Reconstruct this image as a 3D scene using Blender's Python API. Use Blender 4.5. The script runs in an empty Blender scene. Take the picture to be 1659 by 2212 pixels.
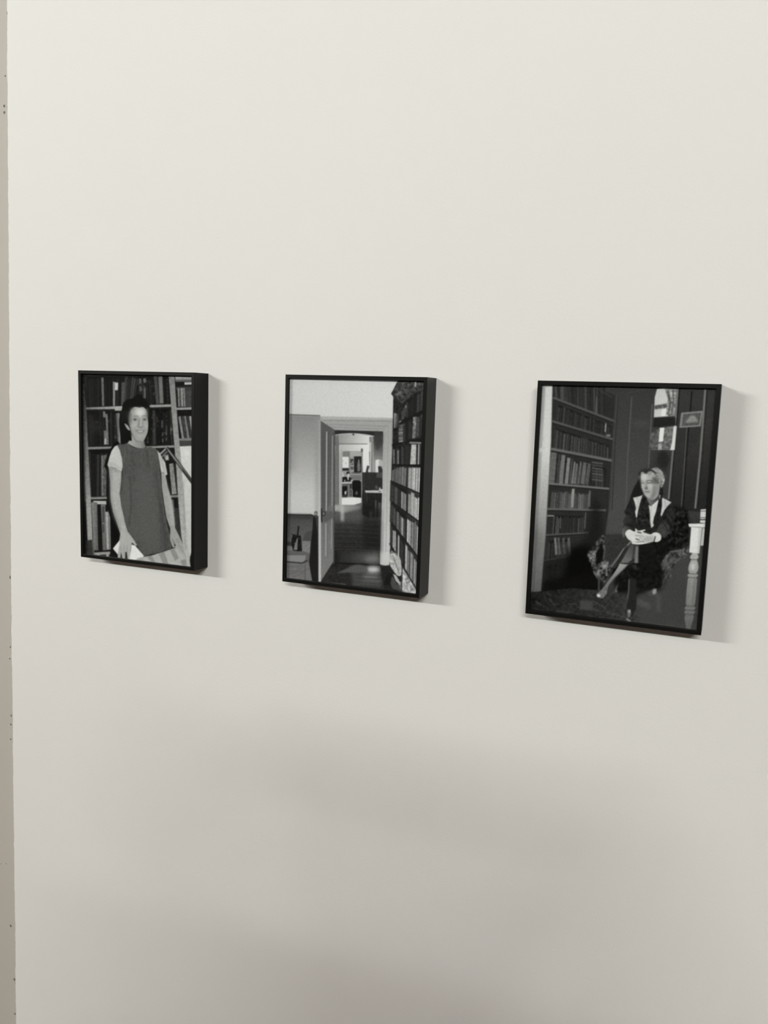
import bpy, math, random
import numpy as np
from mathutils import Vector, Matrix

# ------------------------------------------------------------------ camera
S = 1.3                      # metres per layout unit (camera to wall = 1 unit)
CAM_H = 1.55
F_PX, YAW, PITCH, ROLL = 1825.375, -0.39205851, -0.12977862, 0.03147775
IMG_W, IMG_H = 1659.0, 2212.0
DEPTH = 0.0331671            # frame depth in layout units
FWD = np.array([math.sin(YAW)*math.cos(PITCH), math.cos(YAW)*math.cos(PITCH), math.sin(PITCH)])
R0 = np.array([math.cos(YAW), -math.sin(YAW), 0.0])
U0 = np.cross(R0, FWD)
RGT = math.cos(ROLL)*R0 + math.sin(ROLL)*U0
UPV = -math.sin(ROLL)*R0 + math.cos(ROLL)*U0

def world(x, y, z):
    return Vector((x*S, y*S, z*S + CAM_H))

scene = bpy.context.scene
C = scene.collection
cam_data = bpy.data.cameras.new('camera')
cam = bpy.data.objects.new('camera', cam_data)
C.objects.link(cam)
scene.camera = cam
cam_data.sensor_fit = 'VERTICAL'
cam_data.sensor_height = 36.0
cam_data.lens = 36.0*F_PX/IMG_H
cam_data.clip_start = 0.02
m = Matrix.Identity(4)
for i in range(3):
    m[i][0] = RGT[i]; m[i][1] = UPV[i]; m[i][2] = -FWD[i]
m.translation = world(0, -1, 0)
cam.matrix_world = m

# ------------------------------------------------------------------ light
scene.view_settings.view_transform = 'Standard'
scene.view_settings.look = 'None'
scene.view_settings.exposure = 0.0
scene.view_settings.gamma = 1.0
scene.view_settings.use_curve_mapping = False
w = bpy.data.worlds.new('room_air'); scene.world = w
w.use_nodes = True
w.node_tree.nodes['Background'].inputs[0].default_value = (1, 0.95, 0.9, 1)
w.node_tree.nodes['Background'].inputs[1].default_value = 0.0
L_OUT = 4.1*S                # tubes hang this far out from the wall
L_Z = 1.42*S + CAM_H
def tube_light(name, x0, x1, power, col):
    ld = bpy.data.lights.new(name, 'AREA')
    ld.shape = 'RECTANGLE'; ld.size = x1-x0; ld.size_y = 0.20
    ld.energy = power*(x1-x0); ld.color = col
    o = bpy.data.objects.new(name, ld); C.objects.link(o)
    o.location = ((x0+x1)/2, -L_OUT, L_Z)
    o.rotation_euler = (math.radians(108), 0, 0)     # faces the picture wall, tipped up to dim its lower part
    return o
POWER = 99.0
tube_light('fluorescent_tube_light', 0.20, 2.35, POWER, (0.968, 0.998, 0.938))
tube_light('fluorescent_tube_light', -7.0, -3.5, POWER, (0.968, 0.998, 0.938))
# ------------------------------------------------------------------ picture drawing (photographic prints)
def box_blur(a, r):
    if r < 1: return a
    for ax in (0, 1):
        p = np.pad(a, [(r+1, r) if k == ax else (0, 0) for k in (0, 1)], mode='edge')
        c = np.cumsum(p, axis=ax, dtype=np.float64)
        n = 2*r+1
        a = (c[n:] - c[:-n])/n if ax == 0 else (c[:, n:] - c[:, :-n])/n
    return a

def soft(a, s):
    r = int(round(s))
    if r < 1: return a
    for _ in range(3): a = box_blur(a, max(1, int(round(r*0.85))))
    return a

class Canvas:
    K = 4
    def __init__(s, x0, y0, x1, y1, g, seed=1):
        s.x0, s.y0 = x0, y0
        s.W, s.H = int((x1-x0)*s.K), int((y1-y0)*s.K)
        s.a = np.full((s.H, s.W), float(g))
        s.rng = np.random.RandomState(seed)
        s.view(0, 0, 1)
    def view(s, ox, oy, sc):
        s.ox, s.oy, s.sc = ox, oy, sc
    def px(s, p):
        p = np.asarray(p, float).reshape(-1, 2)
        return np.stack([(p[:, 0]/s.sc+s.ox-s.x0)*s.K, (p[:, 1]/s.sc+s.oy-s.y0)*s.K], 1)
    def clip(s, q, pad):
        x0 = max(0, int(q[:, 0].min()-pad)); x1 = min(s.W, int(q[:, 0].max()+pad)+2)
        y0 = max(0, int(q[:, 1].min()-pad)); y1 = min(s.H, int(q[:, 1].max()+pad)+2)
        return x0, y0, x1, y1
    def put(s, box, m, g, a, grad=None, tex=0, texs=3):
        x0, y0, x1, y1 = box
        if grad is not None:
            gx1, gy1, g1, gx2, gy2, g2 = grad
            (ax, ay), (bx, by) = s.px([(gx1, gy1), (gx2, gy2)])
            yy, xx = np.mgrid[y0:y1, x0:x1]
            t = ((xx-ax)*(bx-ax)+(yy-ay)*(by-ay))/((bx-ax)**2+(by-ay)**2+1e-9)
            g = g1+(g2-g1)*np.clip(t, 0, 1)
        if tex:
            n = soft(s.rng.randn(y1-y0, x1-x0), texs)
            g = g + n/(n.std()+1e-9)*tex
        k = m*a
        s.a[y0:y1, x0:x1] = s.a[y0:y1, x0:x1]*(1-k)+g*k
    def smooth(s, q, n=6):
        out = []
        N = len(q)
        for i in range(N):
            p0, p1, p2, p3 = q[i-1], q[i], q[(i+1) % N], q[(i+2) % N]
            for j in range(n):
                t = j/n
                out.append(0.5*((2*p1)+(p2-p0)*t+(2*p0-5*p1+4*p2-p3)*t*t+(3*p1-p0-3*p2+p3)*t**3))
        return np.array(out)
    def poly(s, pts, g, a=1.0, blur=0, sm=False, grad=None, tex=0, texs=3):
        q = s.px(pts)
        if sm: q = s.smooth(q)
        b = blur*s.K/s.sc
        box = s.clip(q, 3*b+2)
        x0, y0, x1, y1 = box
        if x1 <= x0 or y1 <= y0: return
        yy = np.arange(y0, y1)+.5; xx = np.arange(x0, x1)+.5
        ins = np.zeros((len(yy), len(xx)), bool)
        N = len(q)
        for i in range(N):
            (ax, ay), (bx, by) = q[i], q[(i+1) % N]
            if ay == by: continue
            rows = np.nonzero((yy >= min(ay, by)) & (yy < max(ay, by)))[0]
            if len(rows) == 0: continue
            xc = ax+(yy[rows]-ay)*(bx-ax)/(by-ay)
            ins[rows] ^= xx[None, :] > xc[:, None]
        m = soft(ins.astype(float), b)
        s.put(box, m, g, a, grad, tex, texs)
    def line(s, pts, w, g, a=1.0, blur=0):
        q = s.px(pts); hw = w*s.K/s.sc/2; b = blur*s.K/s.sc
        box = s.clip(q, hw+3*b+2)
        x0, y0, x1, y1 = box
        if x1 <= x0 or y1 <= y0: return
        yy, xx = np.mgrid[y0:y1, x0:x1]+.5
        d = np.full(xx.shape, 1e9)
        for i in range(len(q)-1):
            (ax, ay), (bx, by) = q[i], q[i+1]
            l2 = (bx-ax)**2+(by-ay)**2+1e-9
            t = np.clip(((xx-ax)*(bx-ax)+(yy-ay)*(by-ay))/l2, 0, 1)
            d = np.minimum(d, np.hypot(xx-ax-t*(bx-ax), yy-ay-t*(by-ay)))
        m = soft(np.clip(hw-d+.5, 0, 1), b)
        s.put(box, m, g, a)
    def ell(s, cx, cy, rx, ry, g, a=1.0, blur=0, rot=0):
        t = np.linspace(0, 2*math.pi, 33)[:-1]; r = math.radians(rot)
        x = rx*np.cos(t); y = ry*np.sin(t)
        s.poly(np.stack([cx+x*math.cos(r)-y*math.sin(r), cy+x*math.sin(r)+y*math.cos(r)], 1), g, a, blur)
    def rect(s, x0, y0, x1, y1, g, **k):
        s.poly([(x0, y0), (x1, y0), (x1, y1), (x0, y1)], g, **k)
    def books(s, tl, tr, br, bl, n, lo, hi, vary=0.12, gap=26, marks=0.0, skew=0.0, bright=0.0, power=1.6):
        tl, tr, br, bl = map(lambda p: np.array(p, float), (tl, tr, br, bl))
        r = s.rng
        ws = r.uniform(.5, 1.5, n); ws = np.concatenate([[0], np.cumsum(ws)/ws.sum()])
        s.poly([tl, tr, br, bl], gap)
        for i in range(n):
            u0, u1 = ws[i], ws[i+1]; u1 -= (u1-u0)*r.uniform(.08, .3)
            v = r.uniform(0, vary); sk = skew*r.uniform(-1, 1)/n
            g = lo+(hi-lo)*r.uniform(0, 1)**power
            if r.uniform() < bright: g = hi*1.25
            top0 = tl+(tr-tl)*(u0+sk); top1 = tl+(tr-tl)*(u1+sk)
            b0 = bl+(br-bl)*u0; b1 = bl+(br-bl)*u1
            p0 = top0+(b0-top0)*v; p1 = top1+(b1-top1)*v
            s.poly([p0, p1, b1, b0], g, tex=g*.05, texs=3)
            s.poly([p0+(p1-p0)*.65, p1, b1, b0+(b1-b0)*.65], g*.7, a=.6)
            if r.uniform() < marks:
                for _ in range(r.randint(1, 4)):
                    t = r.uniform(.1, .8); h = r.uniform(.02, .06)
                    A = p0+(b0-p0)*t; B = p1+(b1-p1)*t; Cc = p1+(b1-p1)*(t+h); D = p0+(b0-p0)*(t+h)
                    s.poly([A, B, Cc, D], g+r.uniform(20, 55), a=.7)
    def done(s, grain=3.0, final=3.0):
        s.a = soft(s.a, final)
        n = soft(s.rng.randn(s.H, s.W), 2); s.a += n/n.std()*grain
        s.a = np.clip(s.a, 0, 255)
        return s
    def sample(s, X, Y):
        x = np.clip((X-s.x0)*s.K-.5, 0, s.W-1.001); y = np.clip((Y-s.y0)*s.K-.5, 0, s.H-1.001)
        xi = x.astype(int); yi = y.astype(int); fx = x-xi; fy = y-yi
        a = s.a
        return (a[yi, xi]*(1-fx)*(1-fy)+a[yi, xi+1]*fx*(1-fy)+a[yi+1, xi]*(1-fx)*fy+a[yi+1, xi+1]*fx*fy)

# ---- first print: a woman in a sleeveless dress before bookshelves
def draw_woman_standing():
    c = Canvas(168, 796, 428, 1242, 33, 3)
    V = (140, 780, 4.608)
    c.view(*V)
    c.rect(150, 100, 1290, 2120, 30, tex=4, texs=8)
    # top row
    c.poly([(180, 130), (600, 140), (600, 250), (180, 240)], 46, a=.7, blur=25)
    c.books((215, 150), (610, 150), (600, 448), (222, 462), 14, 28, 44, gap=24, vary=.1)
    c.poly([(362, 165), (386, 165), (393, 448), (370, 448)], 100, tex=8)
    c.poly([(478, 205), (502, 207), (500, 448), (480, 448)], 128, tex=6)
    c.poly([(500, 212), (531, 216), (528, 290), (499, 290)], 188)
    c.poly([(565, 210), (598, 212), (590, 440), (560, 440)], 76, tex=4)
    c.books((600, 150), (735, 150), (690, 400), (590, 440), 8, 34, 78, gap=28)
    c.books((720, 150), (930, 150), (930, 440), (760, 440), 8, 24, 92, gap=22, marks=.8)
    c.poly([(738, 172), (762, 176), (760, 222), (742, 222)], 92); c.poly([(781, 172), (806, 172), (806, 216), (784, 216)], 104)
    c.poly([(742, 250), (762, 250), (764, 300), (745, 300)], 88); c.poly([(784, 268), (806, 268), (806, 370), (788, 370)], 92)
    c.poly([(885, 148), (920, 148), (940, 425), (908, 425)], 68, tex=4)
    c.poly([(930, 148), (970, 150), (982, 420), (945, 424)], 106, tex=6)
    c.books((975, 150), (1042, 152), (1055, 430), (985, 430), 3, 24, 34, gap=20)
    for y in (180, 225, 265, 305, 345, 385):
        c.ell(1018+(y-180)*.05, y, 5, 6, 78, a=.8)
    # shelf one
    c.poly([(208, 462), (500, 450), (575, 447), (575, 494), (498, 494), (498, 478), (212, 482)], 132, tex=6, grad=(212, 470, 118, 560, 470, 168))
    c.poly([(815, 446), (860, 436), (1056, 430), (1056, 455), (825, 462)], 146, tex=6)
    # second row
    c.books((222, 500), (560, 500), (560, 838), (235, 848), 12, 26, 46, gap=22, marks=.35)
    c.poly([(250, 600), (370, 620), (380, 720), (260, 700)], 52, a=.5, blur=30)
    c.poly([(378, 500), (402, 502), (406, 560), (382, 560)], 112)
    c.poly([(405, 525), (425, 525), (438, 832), (392, 832), (388, 690), (412, 690)], 108, tex=8)
    c.poly([(398, 768), (412, 768), (410, 828), (392, 828)], 172)
    c.poly([(510, 520), (545, 515), (556, 822), (528, 822)], 96, tex=6); c.poly([(530, 520), (543, 520), (553, 822), (543, 822)], 138)
    c.books((835, 480), (1065, 475), (1085, 832), (800, 838), 13, 22, 46, gap=17, marks=.6)
    c.poly([(872, 490), (898, 490), (908, 832), (884, 832)], 56, tex=4)
    for x, y, w, h in ((960, 590, 16, 70), (965, 710, 16, 40), (968, 770, 14, 40), (1003, 640, 16, 100), (1003, 760, 16, 30), (1048, 640, 12, 90), (915, 560, 8, 40), (820, 770, 12, 50)):
        c.rect(x, y, x+w, y+h, 84, a=.75, tex=14, texs=3)
    c.poly([(228, 856), (480, 850), (450, 872), (232, 880)], 132, tex=5)
    c.poly([(800, 850), (1086, 838), (1090, 860), (840, 868)], 140, tex=5)
    # third row left
    c.books((240, 885), (440, 880), (412, 1345), (258, 1350), 7, 24, 52, gap=18, marks=.2)
    c.poly([(362, 942), (418, 930), (412, 1342), (366, 1342)], 84, tex=14, texs=5)
    c.poly([(362, 942), (378, 940), (384, 1342), (366, 1342)], 112, tex=10)
    c.poly([(258, 1354), (420, 1350), (420, 1373), (262, 1376)], 132, tex=5)
    # fourth row left
    c.rect(255, 1380, 470, 1910, 22)
    c.poly([(278, 1390), (412, 1392), (414, 1430), (300, 1428)], 172)
    c.poly([(265, 1404), (322, 1408), (334, 1884), (286, 1884)], 112, tex=5, grad=(270, 1500, 128, 330, 1500, 92))
    c.poly([(325, 1425), (362, 1425), (376, 1884), (338, 1884)], 22)
    c.poly([(358, 1424), (404, 1424), (412, 1884), (378, 1884)], 104, tex=5)
    for y in range(1450, 1710, 20):
        if y != 1610: c.poly([(372, y), (392, y), (394, y+13), (374, y+13)], 46, a=.9)
    c.poly([(404, 1500), (430, 1500), (440, 1878), (416, 1878)], 162, tex=7)
    c.poly([(430, 1480), (452, 1560), (458, 1875), (442, 1878)], 118)
    c.poly([(286, 1906), (452, 1896), (452, 1924), (286, 1929)], 146, tex=4)
    c.poly([(312, 1928), (352, 1926), (340, 1946), (322, 1944)], 130); c.poly([(412, 1924), (440, 1922), (436, 1952), (412, 1950)], 150)
    # left upright
    c.poly([(180, 225), (192, 225), (212, 470), (234, 880), (260, 1376), (276, 1782), (226, 1782), (208, 1500), (198, 1200), (190, 800), (184, 450)], 120, tex=7, texs=4,
           grad=(190, 260, 62, 230, 1500, 152))
    c.poly([(190, 1400), (208, 1400), (226, 1782), (208, 1800)], 34, blur=6)
    c.poly([(206, 1788), (270, 1776), (290, 1940), (212, 1932)], 48, tex=5); c.poly([(268, 1776), (280, 1776), (298, 1935), (284, 1940)], 92)
    # right columns
    c.rect(1095, 150, 1290, 470, 26)
    c.poly([(1098, 150), (1290, 156), (1290, 182), (1100, 184)], 142, tex=8); c.poly([(1100, 184), (1290, 182), (1290, 205), (1102, 205)], 92)
    c.poly([(1190, 211), (1290, 209), (1290, 232), (1192, 236)], 176, tex=8)
    c.poly([(1105, 258), (1290, 250), (1290, 285), (1110, 290)], 58)
    c.poly([(1200, 288), (1290, 288), (1290, 456), (1204, 458)], 66, tex=4)
    for a, b, g in ((1122, 1138, 132), (1142, 1152, 92), (1154, 1172, 150), (1176, 1196, 116)):
        c.poly([(a, 268), (b, 268), (b+6, 454), (a+8, 454)], g, tex=10)
    c.poly([(1105, 464), (1290, 458), (1290, 482), (1110, 486)], 146, tex=5)
    c.rect(1116, 488, 1290, 770, 22)
    for a, g, w_ in ((1130, 128, 22), (1160, 66, 22), (1186, 116, 20), (1212, 52, 18), (1236, 150, 26), (1266, 60, 20)):
        c.poly([(a, 545+abs(a-1200)*.15), (a+w_, 545), (a+w_+36, 768), (a+34, 768)], g, tex=8)
    c.poly([(1136, 770), (1290, 764), (1290, 792), (1140, 794)], 118, tex=4); c.rect(1140, 792, 1290, 842, 66)
    c.poly([(1140, 848), (1290, 842), (1290, 2060), (1245, 2045), (1215, 1900), (1180, 1350)], 188, tex=3, texs=10, grad=(1200, 900, 196, 1200, 1900, 180))
    c.poly([(1098, 870), (1142, 870), (1180, 1500), (1130, 1500)], 40)
    c.rect(1000, 865, 1110, 1335, 24)
    c.poly([(1038, 1022), (1082, 1018), (1116, 1322), (1066, 1328)], 132, tex=12, texs=4)
    c.poly([(1078, 1020), (1096, 1026), (1122, 1322), (1114, 1324)], 40)
    c.poly([(1050, 1336), (1126, 1332), (1130, 1356), (1056, 1358)], 120)
    c.rect(1060, 1360, 1150, 1780, 26)
    c.poly([(1085, 1462), (1144, 1462), (1160, 1780), (1100, 1780)], 52, tex=4); c.poly([(1060, 1380), (1082, 1380), (1092, 1500), (1072, 1500)], 92)
    c.poly([(1034, 148), (1092, 150), (1112, 460), (1140, 800), (1158, 1000), (1186, 1350), (1212, 1700), (1228, 1960), (1196, 1940), (1160, 1750), (1130, 1400), (1110, 1080), (1086, 800), (1060, 480)], 132, tex=6, texs=5,
           grad=(1060, 200, 122, 1190, 1800, 168))
    c.line([(1182, 1200), (1192, 1700), (1206, 1900)], 8, 128, a=.6, blur=3)
    # lamp arm
    c.line([(948, 928), (1020, 862)], 22, 92); c.line([(948, 924), (1018, 860)], 9, 168)
    c.line([(972, 948), (1030, 890)], 14, 110)
    c.line([(1022, 872), (1290, 1234)], 34, 40); c.line([(1012, 860), (1288, 1212)], 8, 142); c.line([(1030, 892), (1285, 1238)], 7, 132)
    c.line([(1170, 1052), (1290, 1212)], 10, 62); c.line([(1170, 1085), (1290, 1250)], 9, 46)
    c.poly([(985, 940), (1030, 925), (1040, 985), (1000, 990)], 118); c.ell(1018, 965, 12, 22, 175)
    # dark halo beside the figure
    c.poly([(520, 800), (470, 850), (430, 930), (395, 1040), (420, 1110), (418, 1350), (440, 1500), (462, 1560), (458, 1900), (440, 1960), (540, 1970), (620, 1500), (560, 900)], 15, sm=True)
    # arms and hands
    c.poly([(436, 1050), (500, 1070), (566, 1090), (562, 1200), (546, 1322), (566, 1450), (598, 1600), (628, 1700), (668, 1752), (700, 1776), (720, 1838), (704, 1838), (668, 1806), (655, 1880), (650, 1976), (626, 1974), (616, 1900), (604, 1900), (600, 1972), (574, 1966),
            (560, 1900), (552, 1960), (528, 1960), (524, 1890), (540, 1800), (552, 1720), (520, 1620), (478, 1500), (454, 1370), (450, 1200)], 166, tex=3, texs=8)
    c.poly([(436, 1060), (470, 1090), (470, 1350), (500, 1500), (556, 1660), (556, 1720), (480, 1560), (440, 1380)], 118, a=.5, blur=12)
    c.poly([(440, 1048), (566, 1092), (564, 1120), (445, 1080)], 128, a=.6, blur=10)
    c.line([(640, 1700), (700, 1800)], 26, 182, a=.5, blur=10)
    for p in ([(558, 1820), (560, 1960)], [(590, 1820), (592, 1960)], [(618, 1830), (622, 1900)]):
        c.line(p, 7, 122, a=.6, blur=3)
    c.poly([(958, 1090), (1004, 1140), (1024, 1250), (1062, 1380), (1086, 1520), (1098, 1660), (1134, 1730), (1166, 1800), (1204, 1940), (1190, 1958), (1130, 1880), (1106, 1836), (1088, 1812), (1092, 1856), (1074, 1856), (1050, 1790), (1046, 1740), (1050, 1670), (1012, 1560), (986, 1400), (966, 1250)], 152, tex=3, texs=8)
    c.poly([(1000, 1140), (1062, 1380), (1098, 1640), (1070, 1640), (1030, 1400)], 178, a=.5, blur=14)
    c.line([(1092, 1820), (1070, 1770)], 8, 90, a=.7, blur=2); c.line([(1186, 1930), (1120, 1790)], 7, 118, a=.6, blur=3)
    # papers
    c.poly([(478, 1866), (546, 1780), (540, 1850), (526, 1925)], 212)
    c.poly([(665, 1826), (700, 1835), (792, 1942), (712, 1984), (642, 1978), (652, 1920)], 213, tex=2)
    # dress
    c.poly([(520, 832), (575, 826), (624, 812), (650, 838), (690, 862), (745, 872), (800, 862), (850, 852), (905, 872), (922, 885), (936, 960), (950, 1100), (962, 1250), (980, 1400), (1006, 1560), (1034, 1680), (1050, 1780), (1066, 1862), (960, 1900), (850, 1925), (796, 1942), (735, 1866), (704, 1806), (668, 1752), (630, 1690), (596, 1590), (562, 1440), (546, 1325), (562, 1200), (578, 1080), (570, 980), (548, 895)], 80, tex=3, texs=3)
    c.poly([(600, 1150), (690, 1200), (680, 1500), (740, 1800), (640, 1690), (570, 1420)], 92, a=.6, blur=25)
    c.poly([(700, 1080), (860, 1100), (930, 1500), (950, 1880), (820, 1900), (720, 1700)], 90, a=.6, blur=30)
    for p, w_, g in (([(650, 1150), (662, 1420), (640, 1640)], 16, 62), ([(690, 1130), (690, 1200)], 12, 66), ([(815, 900), (835, 1040)], 14, 60), ([(660, 900), (680, 1020)], 14, 68), ([(950, 1420), (985, 1640), (1000, 1870)], 20, 60),
                     ([(905, 1100), (940, 1300), (950, 1600)], 18, 70), ([(575, 1100), (556, 1320)], 14, 62), ([(1010, 1700), (1030, 1860)], 14, 58), ([(960, 1560), (960, 1880)], 10, 66), ([(600, 900), (590, 1000)], 16, 92)):
        c.line(p, w_, g, a=.7, blur=7)
    # sleeves
    c.poly([(522, 836), (494, 850), (464, 896), (442, 960), (424, 1034), (438, 1058), (456, 1052), (500, 1066), (568, 1096), (576, 1050), (570, 975), (548, 890)], 184, tex=3, texs=5)
    c.poly([(424, 1030), (470, 1000), (566, 1060), (566, 1096), (500, 1066), (438, 1056)], 160, a=.5, blur=10)
    c.poly([(922, 888), (944, 915), (968, 960), (1000, 1010), (1022, 1130), (1000, 1140), (980, 1106), (958, 1106), (942, 1000)], 178, tex=3)
    c.line([(960, 970), (992, 1100)], 12, 150, a=.6, blur=5)
    # checked bag
    c.poly([(700, 1985), (722, 1962), (790, 1948), (860, 1936), (1000, 1892), (1098, 1858), (1150, 1890), (1204, 1950), (1216, 2040), (1250, 2050), (1100, 2040)], 168, tex=3)
    c.poly([(716, 1978), (760, 1962), (800, 1990), (780, 2000)], 140, a=.7, blur=4)
    for q in ([(822, 1948), (866, 1936), (905, 2010), (862, 2002)], [(934, 1916), (990, 1896), (1034, 2026), (978, 2016)], [(1048, 1880), (1092, 1864), (1136, 1960), (1094, 1990)], [(1148, 1992), (1200, 1968), (1222, 2040), (1172, 2042)]):
        c.poly(q, 136, tex=3)
    c.poly([(1196, 1880), (1230, 1880), (1256, 2048), (1216, 2040)], 172)
    c.poly([(1090, 1845), (1106, 1836), (1206, 1940), (1194, 1958)], 160)
    # dark rounded glass reflection, painted into the print's lower right corner
    c.poly([(1290, 1860), (1262, 1906), (1246, 1950), (1244, 1990), (1254, 2070), (1300, 2080)], 22, sm=False)
    # head
    c.view(250, 840, 15.8)
    c.poly([(196, 760), (236, 540), (300, 430), (400, 360), (540, 330), (610, 300), (680, 220), (790, 190), (880, 200), (960, 330), (1060, 430), (1140, 560), (1180, 700), (1160, 900), (1090, 960), (1180, 1400), (1100, 1500), (1060, 1700), (950, 1700), (600, 1700), (520, 1780), (380, 1850), (200, 1870), (160, 1600), (120, 1300), (120, 1000)], 20, sm=True)
    c.poly([(740, 110), (800, 190), (700, 220)], 22); c.ell(300, 900, 140, 200, 27, blur=40)
    c.poly([(530, 1540), (700, 1740), (960, 1740), (966, 1880), (1016, 1980), (960, 2015), (830, 2035), (700, 2010), (560, 1950), (400, 1850), (470, 1760), (548, 1780)], 166, grad=(500, 1800, 158, 1000, 1850, 128))
    c.poly([(880, 1800), (966, 1780), (1020, 1980), (900, 2030)], 118, a=.7, blur=20)
    c.poly([(590, 645), (650, 615), (740, 622), (800, 640), (860, 632), (930, 622), (1010, 680), (1070, 790), (1082, 950), (1108, 1150), (1108, 1330), (1084, 1490), (1030, 1630), (970, 1740), (890, 1790), (760, 1804), (690, 1760), (610, 1640), (530, 1480), (500, 1340), (470, 1200), (452, 1030), (472, 880), (510, 730)], 152, sm=True)
    c.ell(830, 810, 170, 150, 198, a=.95, blur=60); c.ell(650, 1250, 110, 120, 170, a=.8, blur=50); c.ell(1030, 1260, 55, 110, 168, a=.7, blur=30)
    c.ell(480, 980, 55, 260, 92, a=.85, blur=34); c.ell(560, 690, 70, 60, 110, a=.6, blur=30); c.line([(470, 1150), (530, 1420), (640, 1660)], 50, 124, a=.5, blur=22); c.ell(1080, 850, 34, 220, 98, a=.8, blur=26)
    c.line([(530, 1500), (610, 1680), (720, 1800), (860, 1800)], 36, 104, a=.7, blur=16)
    c.line([(630, 945), (700, 912), (775, 945)], 30, 108, a=.8, blur=10); c.line([(915, 930), (985, 900), (1055, 930)], 28, 106, a=.8, blur=10); c.ell(690, 990, 80, 40, 132, a=.5, blur=18); c.ell(985, 985, 70, 36, 130, a=.5, blur=18)
    c.ell(660, 1045, 72, 34, 112, a=.8, blur=14); c.ell(655, 1050, 44, 22, 44, a=.95, blur=8)
    c.ell(985, 1045, 72, 32, 112, a=.8, blur=14); c.ell(985, 1052, 46, 20, 52, a=.95, blur=8)
    c.line([(900, 930), (880, 1040)], 22, 138, a=.5, blur=12)
    c.line([(800, 1030), (792, 1190), (756, 1265)], 42, 112, a=.75, blur=15); c.line([(905, 1080), (925, 1250)], 26, 124, a=.7, blur=12)
    c.line([(858, 1030), (864, 1240)], 34, 186, a=.7, blur=12)
    c.line([(752, 1270), (800, 1312), (870, 1322), (920, 1290)], 26, 92, a=.8, blur=9)
    c.poly([(690, 1408), (830, 1420), (965, 1412), (950, 1470), (840, 1505), (740, 1470)], 96, a=.9, blur=9, sm=True)
    c.poly([(735, 1432), (840, 1436), (940, 1430), (920, 1460), (840, 1480), (770, 1462)], 192, blur=7, sm=True)
    c.line([(700, 1290), (650, 1360), (664, 1450)], 22, 122, a=.7, blur=10); c.line([(960, 1290), (1000, 1360), (992, 1440)], 20, 124, a=.7, blur=9); c.line([(620, 1100), (700, 1110)], 16, 130, a=.6, blur=7)
    c.ell(840, 1530, 90, 16, 132, a=.6, blur=10); c.ell(840, 1610, 90, 50, 170, a=.6, blur=25)
    c.poly([(298, 1182), (350, 1200), (430, 1270), (486, 1390), (470, 1422), (400, 1380), (340, 1290)], 150, sm=True); c.line([(370, 1250), (440, 1370)], 14, 176, a=.7, blur=5)
    return c.done(2.2)

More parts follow.
